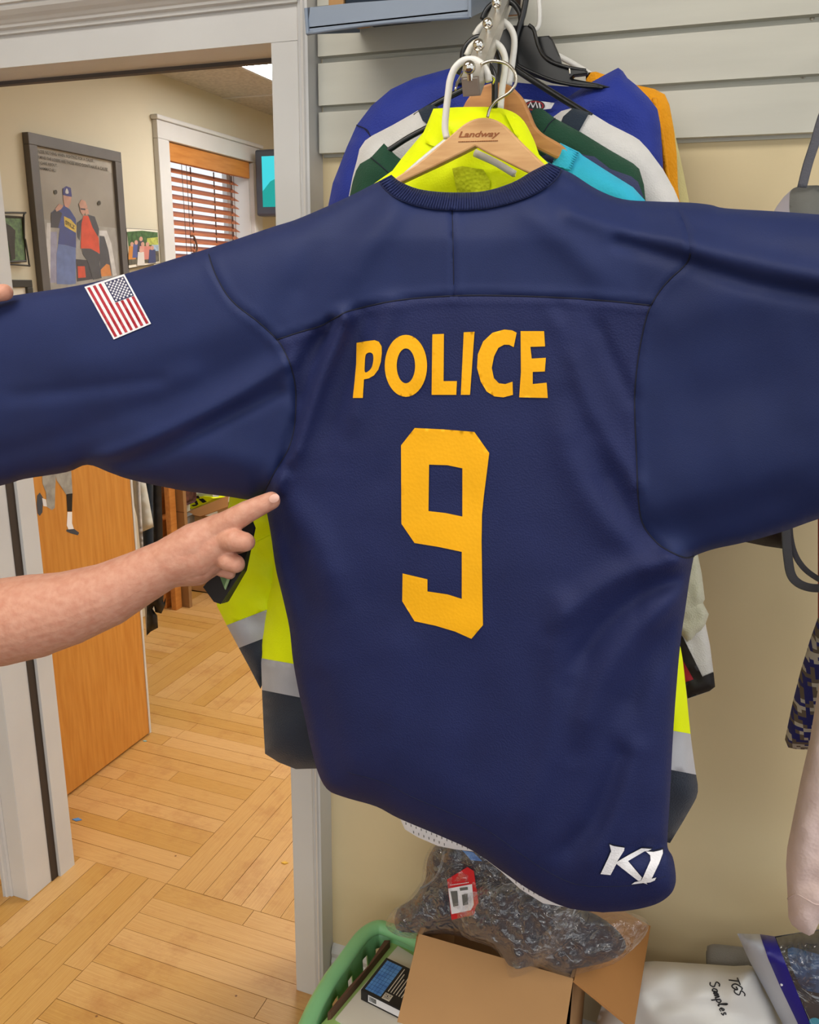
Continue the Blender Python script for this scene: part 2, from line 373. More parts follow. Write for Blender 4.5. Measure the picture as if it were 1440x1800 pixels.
# near wall with the doorway: pieces left of, above and right of the opening
XJL, XJR, ZD = -1.62, -.804, 2.045
wf = mk('wall_front', join(box(-2.6, XJL-.02, YW, 1.605, 0, 2.75), box(XJR+.02, 2.6, YW, 1.605, 0, 2.75), box(XJL-.02, XJR+.02, YW, 1.605, ZD+.02, 2.75)), m_wall, kind='structure', label='beige wall with a cased doorway and painted slat panelling')
z = 1.850; XS0, XS1 = -.722, 1.6
for k in range(11):
    p = .067
    prof = [(YW-.002, z), (YW-.0204, z), (YW-.0204, z+p), (YW-.012, z+p), (YW-.010, z+p-.004), (YW-.002, z+p-.004)]
    o = mk('slat', prism([(XS0, a, c) for a, c in prof], (XS1-XS0, 0, 0)), m_slat, wf); z += .078
mk('slat_backing', box(XS0, XS1, YW-.0035, YW-.0005, 1.845, 2.74), m_slat, wf)
for px, py in ((1428, 32), (1412, 134)):
    c = A(px, py, YW-.004); mk('screw_head', sphere(c, .0035, 10, (1, .5, 1)), m_nickel, wf)
# casing right of the doorway
def casing(name, x_in, sgn, label):
    t = mk(name, join(box(min(x_in, x_in+sgn*.052), max(x_in, x_in+sgn*.052), 1.437, YW, 0, ZD-.015, .002)), m_trim, kind='structure', label=label)
    xs = x_in+sgn*.052
    prof = [(0, YW), (0, 1.437), (.004, 1.432), (.008, 1.435), (.011, 1.428), (.016, 1.426), (.019, 1.430), (.021, 1.424), (.025, 1.426), (.027, YW)]
    mk('back_band', prism([(xs+sgn*a, c, 0) for a, c in prof], (0, 0, 2.32 if sgn > 0 else ZD+.04)), m_trim, t)
    return t
casing('trim_1', XJR, 1, 'white moulded door casing beside the slat panelling')
casing('trim_2', XJL, -1, 'white moulded door casing at the left edge by the oak half door')
j = mk('trim_3', join(box(XJL-.02, XJL+.0005, 1.4385, 1.605, 0, ZD)), m_trim, kind='structure', label='white door jamb with a dark weatherstrip groove')
mk('weatherstrip', box(XJL-.001, XJL+.003, 1.522, 1.545, 0, ZD), m_dstrip, j)
mk('door_stop', box(XJL-.001, XJL+.012, 1.546, 1.60, 0, ZD), m_trim, j)
mk('strike_plate', box(XJL-.001, XJL+.0045, 1.548, 1.575, .86, .93), m_nickel, j)
j2 = mk('trim_4', box(XJR-.0005, XJR+.02, 1.4385, 1.605, 0, ZD), m_trim, kind='structure', label='white door jamb on the slat wall side')
hd = mk('trim_5', join(box(XJL-.09, XJR+.055, 1.437, YW, 2.03, 2.092)), m_trim, kind='structure', label='white header board over the doorway with a moulded cornice')
mk('head_jamb', box(XJL-.019, XJR+.019, 1.4385, 1.605, ZD, ZD+.019), m_trim, hd)
mk('dark_head_strip', box(XJL, XJR, 1.586, 1.602, ZD-.007, ZD), mat('grey_strip', (88, 82, 80)), hd)
prof = [(YW, 2.086), (1.428, 2.086), (1.426, 2.092), (1.418, 2.094), (1.416, 2.098), (1.412, 2.100), (1.407, 2.104), (1.398, 2.108), (1.389, 2.114), (1.386, 2.119), (1.386, 2.122), (1.380, 2.123), (1.379, 2.130), (1.376, 2.131), (1.375, 2.137), (YW, 2.137)]
mk('cornice', prism([(XJL-.6, a, c) for a, c in prof], (XJR+.057-XJL+.6, 0, 0)), m_trim, hd)
bb = mk('baseboard_front', prism([(-.724, a, c) for a, c in [(YW, 0), (YW-.014, 0), (YW-.014, .088), (YW-.009, .098), (YW-.012, .112), (YW-.006, .128), (YW, .132)]], (2.4, 0, 0)), m_trim, kind='structure', label='white moulded baseboard under the beige wall')
# far room
Y1, Y2, Z1, Z2 = 3.60, 4.36, 1.15, 2.26        # window opening in the far wall
wl = mk('wall_left', join(box(XL-.16, XL, 1.605, Y1, 0, CEILF), box(XL-.16, XL, Y2, 5.1, 0, CEILF), box(XL-.16, XL, Y1, Y2, 0, Z1), box(XL-.16, XL, Y1, Y2, Z2, CEILF)), m_wallf, kind='structure', label='cream side wall of the back room hung with pictures')
mk('wall_back', box(XL, 1.6, 5.0, 5.1, 0, CEILF), m_wallf, kind='structure', label='cream end wall of the back room')
mk('wall_right', box(1.5, 1.6, 1.605, 5.0, 0, CEILF), m_wallf, kind='structure', label='unseen cream wall of the back room, added to close off outside light')  # never in view; added to keep world light out of the back room
ce = mk('ceiling', box(XL, 1.6, 1.605, 5.1, CEILF, CEILF+.06), m_ceil, kind='structure', label='textured tile ceiling of the back room')
for yy in (2.3, 2.91, 3.52, 4.13, 4.74): mk('grid_bar', box(XL, 1.5, yy-.012, yy+.012, CEILF-.004, CEILF+.001), m_trim, ce)
for xx in (-1.99, -1.38, -.77): mk('grid_bar', box(xx-.012, xx+.012, 1.61, 5.0, CEILF-.004, CEILF+.001), m_trim, ce)
mk('ceiling', box(-2.6, 2.6, -3.2, YW, 2.75, 2.8), m_ceil, kind='structure', label='tile ceiling of the shop above the camera')
def lamp(x, y, zc, m, label, grp, lx=1.2, ly=.6):
    t = thing('ceiling_lamp', label, 'ceiling lamp', grp)
    mk('diffuser', box(x-lx/2, x+lx/2, y-ly/2, y+ly/2, zc-.02, zc-.012), m, t)
    mk('frame', join(box(x-lx/2-.02, x+lx/2+.02, y-ly/2-.02, y-ly/2, zc-.024, zc), box(x-lx/2-.02, x+lx/2+.02, y+ly/2, y+ly/2+.02, zc-.024, zc), box(x-lx/2-.02, x-lx/2, y-ly/2, y+ly/2, zc-.024, zc), box(x+lx/2, x+lx/2+.02, y-ly/2, y+ly/2, zc-.024, zc)), m_trim, t)
for x, y, w_ in ((-.9, .2, 'nearest the doorway'), (1.1, .2, 'in front of the slat wall to the right'), (-.9, -1.7, 'at the rear left of the shop'), (1.1, -1.7, 'at the rear right of the shop')): lamp(x, y, 2.75, m_lamp, 'flat white ceiling panel lamp '+w_, 'shop ceiling lamps')
lamp(-1.55, 3.62, CEILF, m_lampf, 'lit white ceiling panel lamp seen through the top of the doorway', None, 1.1, .3)
lamp(.2, 2.9, CEILF, m_lampf, 'lit ceiling panel lamp of the back room hidden past the door casing', None, 1.1, .6)
# window
wd = mk('window_1', join(box(XL-.15, XL-.12, Y1, Y1+.04, Z1, Z2), box(XL-.15, XL-.12, Y2-.04, Y2, Z1, Z2), box(XL-.15, XL-.12, Y1, Y2, Z1, Z1+.04), box(XL-.15, XL-.12, Y1, Y2, Z2-.04, Z2), box(XL-.148, XL-.122, Y1, Y2, 1.69, 1.72)), m_trim, kind='structure', label='sash window behind the wooden blind')
mk('pane', box(XL-.138, XL-.134, Y1+.04, Y2-.04, 1.72, Z2-.04), m_glass, wd); mk('pane', box(XL-.138, XL-.134, Y1+.04, Y2-.04, Z1+.04, 1.69), m_glass, wd)
cs = .085
for nm, bx in (('casing_head', box(XL, XL+.03, Y1-cs, Y2+cs, Z2, Z2+.08, .004)), ('casing_side', box(XL, XL+.03, Y1-cs, Y1, Z1-.02, Z2, .004)), ('casing_side', box(XL, XL+.03, Y2, Y2+cs, Z1-.02, Z2, .004)), ('window_sill', box(XL-.1, XL+.06, Y1-cs-.03, Y2+cs+.03, Z1-.05, Z1-.02, .005)), ('casing_band', box(XL, XL+.042, Y1-cs-.012, Y2+cs+.012, Z2+.08, Z2+.1, .005))): mk(nm, bx, m_trim, wd)
mk('reveal', join(box(XL-.119, XL+.001, Y1-.002, Y1+.01, Z1, Z2), box(XL-.119, XL+.001, Y2-.01, Y2+.002, Z1, Z2), box(XL-.119, XL+.001, Y1, Y2, Z2-.01, Z2+.002)), m_trim, wd)
# half door of oak
dr = mk('door_1', box(-1.90, -1.86, 1.61, 2.275, .008, 1.22, .003), m_oak, kind='structure', label='orange oak half door standing open with a player sticker on it')
mk('edge_strip', box(-1.903, -1.857, 2.272, 2.281, .008, 1.22), m_trim, dr)
T4 = ztr(0, 780, 2.571)
def decal(nm, pts, m, off=.0008): 
    mk(nm, ([B(x, y, -1.86+off) for x, y in pts], [tuple(range(len(pts)))]), m, dr)
m_dgrey = mat('sticker_grey', (168, 166, 160), rough=.4, vscale=40, rgb2=(140, 138, 132))
decal('sticker_leg', T4((190, 120), (255, 120), (250, 200), (248, 290), (235, 300), (212, 285), (208, 220), (192, 180)), m_dgrey)
decal('sticker_leg', T4((250, 120), (322, 120), (328, 225), (300, 232), (280, 200), (256, 165)), m_dgrey)
decal('sticker_sock', T4((300, 228), (328, 224), (326, 306), (304, 306)), m_dark)
decal('sticker_sock', T4((305, 308), (326, 308), (326, 360), (335, 388), (312, 392), (302, 370)), m_white, .0009)
decal('sticker_shoe', T4((300, 388), (335, 385), (358, 402), (352, 414), (320, 405), (300, 396)), m_tv, .001)
decal('sticker_shoe', T4((168, 235), (180, 220), (195, 245), (192, 310), (180, 326), (170, 315), (166, 275)), m_tv)
decal('sticker_sock', T4((190, 245), (208, 252), (212, 284), (196, 282)), m_white, .0009)

# ================================================================== THE NAVY JERSEY
NECK_IN = smoothpath([(688, 307), (705, 320), (740, 333), (790, 338), (850, 336), (900, 321), (935, 301), (965, 286)], 5)
COLLAR_LO = smoothpath([(665, 319), (680, 336), (700, 350), (740, 364), (795, 370), (860, 366), (920, 350), (960, 330), (980, 312), (988, 297)], 5)
SH_R = smoothpath([(988, 297), (1009, 307), (1050, 333), (1095, 350), (1150, 354), (1211, 356), (1249, 360), (1275, 366), (1356, 371), (1440, 377), (1580, 388)], 4)
SL_R_LO = smoothpath([(1580, 868), (1440, 912), (1378, 934), (1311, 953), (1260, 964), (1234, 972), (1220, 978)], 4)
SIDE_R = smoothpath([(1220, 978), (1213, 1015), (1205, 1070), (1197, 1125), (1190, 1200), (1183, 1300), (1178, 1400), (1174, 1465), (1174, 1490), (1183, 1507), (1188, 1535), (1187, 1556), (1177, 1574), (1152, 1590), (1110, 1600), (1060, 1604)], 4)
HEM = smoothpath([(1060, 1604), (1020, 1600), (992, 1594), (959, 1580), (921, 1558), (879, 1529), (832, 1496), (780, 1472), (702, 1439), (662, 1418), (614, 1404), (585, 1394), (574, 1386)], 4)
SIDE_L = smoothpath([(574, 1386), (566, 1374), (557, 1352), (546, 1310), (536, 1262), (526, 1220), (515, 1160), (509, 1105), (497, 1050), (485, 1000), (477, 945), (470, 905), (463, 868)], 4)
SL_L_LO = smoothpath([(463, 868), (440, 878), (401, 873), (319, 862), (233, 844), (194, 831), (154, 817), (117, 830), (43, 842), (0, 854), (-150, 884)], 4)
SH_L = smoothpath([(-150, 548), (0, 523), (136, 502), (218, 482), (303, 456), (362, 438), (420, 419), (482, 398), (520, 386), (577, 362), (620, 342), (665, 319)], 4)
def chain(*ps):
    out = []
    for p in ps:
        for q in p:
            q = (float(q[0]), float(q[1]))
            if not out or math.hypot(q[0]-out[-1][0], q[1]-out[-1][1]) > .3: out.append(q)
    if math.hypot(out[0][0]-out[-1][0], out[0][1]-out[-1][1]) < .3: out.pop()
    return out
J_OUT = chain(COLLAR_LO, SH_R, SL_R_LO, SIDE_R, HEM, SIDE_L, SL_L_LO, SH_L)
J_FULL = chain([(665, 319)], NECK_IN, SH_R, SL_R_LO, SIDE_R, HEM, SIDE_L, SL_L_LO, SH_L)
ARM_L = smoothpath([(364, 437.5), (377, 477), (397, 515), (420, 540), (453, 565), (487, 597), (503, 623), (515, 657), (520, 693), (518, 750), (507, 790), (484, 828), (463, 868)], 4)
ARM_R = smoothpath([(1186, 355.3), (1206, 400), (1213, 440), (1212, 454), (1202, 469), (1179, 490), (1160, 512), (1145, 537), (1136, 561), (1126, 607), (1119, 656), (1116, 712), (1119, 796), (1122, 871), (1130, 920), (1153, 952), (1175, 968), (1203, 980), (1220, 978)], 4)
YOKE = smoothpath([(487, 597), (530, 583), (563, 573), (593, 557), (620, 545), (700, 528), (798, 520), (900, 520), (1000, 524), (1080, 530), (1145, 537)], 4)
MIDS = [(795, 370), (797, 440), (798, 520)]

# folds: (polyline, width px, height m; + is towards the viewer)
FOLDS = [
 # right sleeve: the cloth over the top laps down across a shaded hollow
 ([(1010, 372), (1090, 398), (1200, 430), (1300, 455), (1440, 486), (1580, 515)], 24, .011), ([(1090, 426), (1210, 462), (1320, 500), (1440, 522), (1580, 545)], 15, -.007),
 ([(1180, 560), (1300, 520), (1440, 530)], 40, .004), ([(1150, 880), (1300, 800), (1440, 770)], 60, .006), ([(1150, 935), (1290, 905), (1440, 850)], 34, -.006), ([(1240, 700), (1440, 640)], 50, -.004),
 # right armpit, drawn towards the lower left
 ([(1214, 985), (1120, 1000), (1040, 1040), (960, 1120)], 22, .010), ([(1212, 1010), (1130, 1045), (1060, 1100), (1000, 1190)], 20, -.009), ([(1208, 1040), (1120, 1110), (1050, 1210), (1010, 1330)], 26, .010),
 ([(1200, 1080), (1130, 1180), (1085, 1290)], 24, -.008), ([(1150, 960), (1090, 880), (1040, 780)], 26, -.009), ([(1175, 972), (1080, 930), (1000, 800), (990, 690)], 30, .007),
 ([(1115, 850), (1040, 720), (1000, 600), (970, 530)], 18, .006), ([(1110, 700), (1070, 620), (1040, 545)], 14, -.005), ([(985, 540), (1010, 640)], 14, -.004),
 # left side: the body cloth folds away beside the sleeve seam
 ([(604, 560), (570, 640), (540, 720), (508, 830)], 16, .016), ([(585, 570), (552, 650), (524, 740), (490, 850)], 13, -.016), ([(560, 590), (530, 650), (518, 730)], 14, -.010), ([(490, 860), (500, 830), (514, 790)], 8, .012),
 ([(480, 862), (500, 880), (560, 960), (600, 1080)], 30, .009), ([(476, 920), (520, 1010), (560, 1120)], 24, -.007), ([(640, 560), (610, 660), (560, 800)], 24, -.007), ([(690, 540), (650, 640), (610, 780)], 20, .006), ([(740, 700), (700, 800), (640, 900)], 26, -.003),
 # left sleeve
 ([(500, 640), (420, 690), (300, 752), (160, 812), (60, 842)], 13, .008), ([(490, 690), (400, 735), (270, 800), (150, 836)], 13, -.007), ([(470, 620), (330, 690), (150, 755), (0, 800), (-150, 830)], 22, -.003), ([(330, 660), (200, 690), (0, 720), (-150, 740)], 24, .003), ([(280, 668), (140, 686), (0, 700)], 14, -.003),
 ([(440, 560), (300, 610), (150, 640), (0, 655)], 40, .006), ([(480, 830), (380, 800), (280, 810)], 30, .006),
 # yoke
 ([(700, 360), (640, 440), (590, 540)], 26, .006), ([(660, 350), (560, 440), (500, 570)], 26, -.005), ([(980, 330), (1060, 370), (1180, 410)], 20, -.005), ([(930, 370), (1000, 430), (1090, 520)], 26, .005),
 # skirt
 ([(985, 1060), (975, 1200), (960, 1340), (900, 1480)], 24, .006), ([(1090, 1330), (1040, 1450), (960, 1520)], 20, -.008), ([(1120, 1320), (1080, 1450), (1010, 1560)], 22, .006), ([(1176, 1485), (1130, 1500), (1090, 1510)], 16, -.008), ([(700, 1150), (690, 1300), (660, 1410)], 40, .004), ([(830, 1150), (830, 1300), (800, 1460)], 40, -.004), ([(560, 1200), (580, 1300), (610, 1400)], 20, -.004),
]
SEAMS_G = [ARM_L, ARM_R, YOKE, MIDS]
def jersey_y(V):
    V = np.asarray(V, float); x, y = V[:, 0], V[:, 1]
    Y = np.full(len(V), .905)
    Y -= np.clip(x-1120, 0, 500)*.00016            # the right sleeve is held nearer
    Y -= np.clip(470-x, 0, 700)*.00005
    Y += np.clip(420-y, 0, 120)*.00010
    Y -= .045*bulge(V, J_FULL, 110)
    Y -= .012*np.exp(-((x-800)/260)**2)*np.clip((y-500)/500, 0, 1)
    din = np.clip(segdist(V, J_FULL)/25, 0, 1)
    for pl, w, a in FOLDS:
        P = smoothpath(pl, 2); d = segdist(V, P, False)
        e0 = np.hypot(*(V-np.array(P[-1])).T); e1 = np.hypot(*(V-np.array(P[0])).T)
        Y -= a*np.exp(-(d/w)**2)*din*np.clip(e0/(2.5*w), .15, 1)
    for sm in SEAMS_G:
        d = segdist(V, sm, False); Y += .0016*np.exp(-(d/3.2)**2)-.0012*np.exp(-((d-9)/7)**2)
    Y += .0016*nz2(V, .012, 3.1)*din
    return Y
jr = thing('hockey_jersey', 'navy blue hockey jersey stretched out, gold POLICE and 9 on its back', 'jersey')
def cut(ring, a, b2):
    """points of the polyline ring from nearest-to-a to nearest-to-b2"""
    R = [np.array(p) for p in ring]; i = min(range(len(R)), key=lambda k: np.hypot(*(R[k]-a))); k = min(range(len(R)), key=lambda q: np.hypot(*(R[q]-b2)))
    return [tuple(p) for p in (R[i:k+1] if i <= k else R[k:i+1][::-1])]
npv = lambda *p: np.array(p, float)
SL_L = chain(cut(SH_L, npv(-150, 548), npv(364, 437.5)), ARM_L, SL_L_LO)
SL_R = chain(cut(SH_R, npv(1186, 355), npv(1580, 388)), SL_R_LO, ARM_R[::-1])
YL = chain(cut(SH_L, npv(364, 437.5), npv(665, 319)), cut(COLLAR_LO, npv(665, 319), npv(795, 370)), MIDS, cut(YOKE, npv(798, 520), npv(487, 597)), cut(ARM_L, npv(487, 597), npv(364, 437)))
YR = chain(cut(COLLAR_LO, npv(795, 370), npv(988, 297)), cut(SH_R, npv(988, 297), npv(1186, 355)), cut(ARM_R, npv(1186, 355), npv(1145, 537)), cut(YOKE, npv(1145, 537), npv(798, 520)), MIDS[::-1])
BODY = chain(YOKE, cut(ARM_R, npv(1145, 537), npv(1220, 978)), SIDE_R, HEM, SIDE_L, cut(ARM_L, npv(463, 868), npv(487, 597)))
STP = 8
panel('left_sleeve', [SL_L], jersey_y, m_navyk, jr, STP); panel('right_sleeve', [SL_R], jersey_y, m_navyk, jr, STP)
panel('yoke', [YL], jersey_y, m_navyk, jr, STP); panel('yoke', [YR], jersey_y, m_navyk, jr, STP)
bk = panel('back_panel', [BODY], jersey_y, m_navy, jr, STP)
COLL = chain(NECK_IN, [(988, 297)], COLLAR_LO[::-1])
col = panel('collar', [COLL], lambda V: jersey_y(V)-.003-.004*bulge(V, COLL, 16), m_navyrib, jr, 5)
# collar ribs stand a little proud
n_r = 74; ci = smoothpath(NECK_IN, 1); co = [np.array(p) for p in COLLAR_LO]
def along(poly, t):
    P = np.array(poly, float); s = np.r_[0, np.cumsum(np.hypot(*np.diff(P, axis=0).T))]; q = t*s[-1]; return np.array([np.interp(q, s, P[:, 0]), np.interp(q, s, P[:, 1])])
rib = []
for k in range(n_r):
    t = (k+.5)/n_r; a = along(NECK_IN, t); b2 = along(COLLAR_LO, t); pts = np.array([a+(b2-a)*s for s in (.06, .35, .65, .94)])
    P = Avec(pts, jersey_y(pts)-.0045-.004*bulge(pts, COLL, 16)); rib.append(tube(P, .0008, 5))
o = mk('rib_knit', join(*rib), m_navyrib, col, True); o['kind'] = 'stuff'
# far (front) side of the jersey with its lower neckline
NECK_F = smoothpath([(665, 319), (700, 420), (790, 478), (880, 440), (950, 360), (988, 297)], 5)
J_BACK = chain(NECK_F, SH_R, SL_R_LO, SIDE_R, HEM, SIDE_L, SL_L_LO, SH_L)
def jersey_far(V):
    b0 = bulge(V, J_FULL, 60); base = np.full(len(V), .905)-np.clip(V[:, 0]-1120, 0, 500)*.00016-np.clip(470-V[:, 0], 0, 700)*.00005+np.clip(420-V[:, 1], 0, 120)*.0001
    return base+.05*b0+.004*nz2(V, .015, 9.)*b0
panel('front_panel', [J_BACK], jersey_far, m_navy, jr, 18)
# stitched seams and hem lines
def seamtube(nm, pts, rr=.0009, m=m_seam, lift=.0002, par=jr):
    P = np.array([q for q in smoothpath(pts, 3)]); mk(nm, tube(Avec(P, jersey_y(P)-lift), rr, 6), m, par, True)
seamtube('seam', ARM_L[1:]); seamtube('seam', ARM_R[9:]); seamtube('seam', YOKE); seamtube('seam', MIDS, .0006)
seamtube('collar_seam', COLLAR_LO[1:-1], .0007)
def offs(poly, d):
    P = np.array(poly, float); T = np.gradient(P, axis=0); T /= np.hypot(*T.T)[:, None]+1e-9; return [tuple(q) for q in P+np.stack([T[:, 1], -T[:, 0]], 1)*d]
hemline = [p for p in offs(HEM, -44)][2:-6]
seamtube('hem_stitch', [(1170, 1540), (1120, 1556)]+[p for p in hemline if p[0] < 1090], .00035, m_seam, .0001)
# POLICE and 9
T5 = ztr(580, 540, 2.902)
def ell(cx, cy, rx, ry, n=40): return [(cx+rx*math.cos(2*math.pi*k/n), cy+ry*math.sin(2*math.pi*k/n)) for k in range(n)]
def sm(pts, sub=4): return [tuple(p) for p in smoothpath(pts, sub, True)]
LET = [
 ('letter_p', [[(136, 182), (180, 174), (228, 168), (250, 176), (264, 200), (265, 235), (260, 280), (247, 318), (225, 348), (198, 363), (174, 368), (168, 463), (117, 463), (126, 380), (134, 290)], sm([(183, 243), (203, 231), (219, 240), (222, 268), (214, 305), (198, 325), (179, 331), (178, 290)])]),
 ('letter_o', [ell(388, 299, 108, 158), ell(388, 299, 47, 89)]),
 ('letter_l', [[(523, 138), (582, 136), (580, 377), (648, 377), (645, 447), (519, 447)]]),
 ('letter_i', [[(683, 128), (738, 125), (715, 447), (668, 447)]]),
 ('letter_c', [[(953, 130), (938, 204), (915, 192), (890, 191), (860, 207), (838, 250), (826, 310), (837, 362), (862, 388), (895, 392), (932, 380), (934, 447), (885, 460), (840, 455), (800, 430), (770, 380), (751, 310), (755, 240), (782, 175), (830, 130), (890, 114), (930, 118)]]),
 ('letter_e', [[(973, 122), (1093, 122), (1098, 200), (1023, 202), (1030, 262), (1102, 258), (1097, 328), (1035, 330), (1035, 392), (1106, 385), (1112, 463), (966, 460), (975, 330)]]),
 ('number_nine', [[(433, 616), (590, 624), (737, 636), (813, 744), (800, 850), (786, 960), (776, 1060), (774, 1200), (777, 1400), (781, 1622), (722, 1692), (640, 1655), (540, 1625), (432, 1602), (369, 1500), (371, 1358), (498, 1388), (498, 1450), (600, 1465), (673, 1488), (673, 1248), (550, 1222), (432, 1203), (365, 1105), (363, 705)], [(506, 803), (600, 806), (676, 822), (676, 1068), (590, 1050), (503, 1040)]]),
]
for nm, rings in LET:
    o = panel(nm, [T5(*rg) for rg in rings], lambda V: jersey_y(V)-.0011, m_gold, jr, 6)
    o['label'] = 'gold heat-pressed '+nm.replace('_', ' ')
# flag patch
TF = ztr(120, 440, 3.0)
fTL, fTR, fBR, fBL = [np.array(p) for p in TF((85, 193), (295, 125), (437, 387), (240, 470))]
def fuv(u, v): return tuple((fTL*(1-u)+fTR*u)*(1-v)+(fBL*(1-u)+fBR*u)*v)      # u across the stripes, v along them
def fquad(u0, u1, v0, v1): return [fuv(u0, v0), fuv(u1, v0), fuv(u1, v1), fuv(u0, v1)]
fp = panel('flag_patch', [fquad(0, 1, 0, 1)], lambda V: jersey_y(V)-.0012, m_white, jr, 6, label='sewn stars and stripes flag patch')
e = .045
for k in range(7):
    u0 = e+(1-2*e)*(2*k)/13; u1 = e+(1-2*e)*(2*k+1)/13; v0 = .03 if u1 < .47 else .43
    panel('red_stripe', [fquad(u0, u1, v0, .97)], lambda V: jersey_y(V)-.0017, m_red, fp, 6)
panel('canton', [fquad(.475, .96, .035, .42)], lambda V: jersey_y(V)-.0018, m_flagb, fp, 6)
st = []
for i in range(11):
    for q in range(9):
        if (i+q) % 2 == 0:
            cx, cy = fuv(.475+.485*(q+1)/10, .035+.385*(i+1)/12); pts = []
            for k in range(10): a = math.pi*k/5+.4; rr = 2.6 if k % 2 == 0 else 1.1; pts.append((cx+rr*math.cos(a), cy+rr*math.sin(a)))
            pts.append((cx, cy)); V = np.array(pts); st.append((Avec(V, jersey_y(V)-.0022), [(k, (k+1) % 10, 10) for k in range(10)]))
o = mk('star_field', join(*st), m_white, fp); o['kind'] = 'stuff'
# K1 logo
TK = ztr(1020, 1440, 7.2)
K_ = [(372, 320), (430, 342), (562, 362), (556, 398), (466, 540), (620, 450), (775, 368), (905, 377), (868, 398), (812, 408), (606, 530), (782, 738), (765, 780), (735, 781), (460, 566), (385, 708), (258, 695), (352, 500), (393, 405)]
I_ = [(832, 408), (930, 413), (1000, 398), (1046, 384), (1048, 432), (1000, 560), (905, 755), (964, 738), (945, 775), (890, 800), (835, 806), (855, 825), (800, 808), (650, 826), (690, 796), (768, 782), (800, 728), (892, 520), (888, 456)]
for nm, rg in (('logo_letter', K_), ('logo_letter', I_)):
    c = np.mean(rg, 0); sh = [(c[0]+(x-c[0])*1.05+4, c[1]+(y-c[1])*1.06-8) for x, y in rg]
    o = panel(nm, [TK(*sh)], lambda V: jersey_y(V)-.0012, m_seam, jr, 6, label='dark outline behind the white logo')
    panel('logo_face', [TK(*rg)], lambda V: jersey_y(V)-.0022, m_white, o, 6)

# ================================================================== RACK ARM, HANGERS AND THE CLOTHES ON IT
TZ = ztr(720, 0, 4.0)
ar = thing('display_arm', 'chrome sloping display arm with ball pegs fixed to the slat wall', 'display arm')
a0, a1 = A(828, 152, .90), A(903, -40, 1.46)
dirv = (a1-a0)/np.linalg.norm(a1-a0); sx = np.array([1., 0, 0]); sz = np.cross(sx, dirv); hw = .0085
def barbox(p, q, hx, hz):
    cs_ = [(-hx, -hz), (hx, -hz), (hx, hz), (-hx, hz)]
    V = [p+sx*a+sz*b2 for a, b2 in cs_]+[q+sx*a+sz*b2 for a, b2 in cs_]
    return V, [(0, 1, 2, 3), (7, 6, 5, 4)]+[(i, (i+1) % 4, (i+1) % 4+4, i+4) for i in range(4)]
m_steel = mat('satin_chrome', (206, 200, 190), rough=.3, metal=.85, var=.02)
fixn(mk('bar', barbox(a0, a1, hw*1.1, hw*1.1), m_steel, ar)); fixn(mk('end_cap', barbox(a0-dirv*.0015, a0+dirv*.001, hw*.9, hw*.9), m_steel, ar))
mk('wall_bracket', box(a1[0]-.02, a1[0]+.02, 1.445, 1.455, a1[2]-.06, a1[2]+.03, .003), m_chrome, ar)
def proj(p): w = MC.T @ (np.array(p)-CAMP); return np.array([720+F*w[0]/w[2], 900+F*w[1]/w[2]])
if sz[2] < 0: sz = -sz
for (px, py) in ((829, 119), (848, 79), (865, 41), (882, 5)):
    c = min((a0+(a1-a0)*t+sz*.018 for t in np.linspace(0, .9, 400)), key=lambda q: abs(proj(q)[1]-py))
    k = mk('ball_peg', sphere(c, .0066, 18), m_chrome, ar, True); mk('peg_neck', tube([c-sz*.012, c], .003, 8), m_chrome, k)
def pxtube(nm, pts, yy, rr, m, par, sub=5, y2=None, sides=10):
    P = smoothpath(pts, sub); n = len(P); ys = np.linspace(yy, yy if y2 is None else y2, n)
    return mk(nm, tube([A(p[0], p[1], q) for p, q in zip(P, ys)], rr, sides), m, par, True)
def pxprism(nm, pts, yy, th, m, par, bev=.0):
    ring = [A(x, y, yy) for x, y in pts]; o = fixn(mk(nm, prism(ring, (0, th, 0)), m, par))
    if bev:
        md = o.modifiers.new('bevel', 'BEVEL'); md.width = bev; md.segments = 2; md.limit_method = 'ANGLE'; md.angle_limit = .9
    return o
# wooden hanger in front, inside the navy jersey
h1 = thing('wooden_hanger', 'light beech coat hanger stamped Landway holding the navy jersey', 'hanger')
T2 = ztr(520, 0, 3.0)
top1 = T2((430, 1015), (520, 940), (640, 862), (760, 762), (840, 692), (900, 645), (960, 622), (1020, 622), (1080, 645), (1130, 690), (1180, 742), (1240, 800), (1300, 858), (1400, 935))
bot1 = T2((1400, 1000), (1290, 940), (1190, 897), (1060, 832), (990, 797), (945, 772), (880, 806), (730, 880), (560, 960), (440, 1030))
top1s = [tuple(p) for p in smoothpath(top1, 3)]
pxprism('hanger_body', top1s+bot1, .925, .013, m_beech, h1, .002)
pxtube('hook', TZ((548, 826), (560, 780), (575, 750), (620, 702), (690, 660), (733, 615), (751, 560), (735, 500), (690, 452), (630, 432), (565, 430), (500, 455)), .932, .0016, m_nickel, h1)
P, f = quadtext('Landway', (807, 231), (880, 229.5), (877, 243.5), (806, 245), lambda x, y: A(x, y, .9246), shear=.25, bold=.02); mk('stamped_name', (P, f), m_brand, h1)
mk('stamped_line', join(*[tube([A(806+70*k/22, 249.2-2*k/22, .9246), A(806+70*k/22+2.1, 249.2-2*k/22, .9246)], .0005, 4) for k in range(22)]), m_brand, h1)
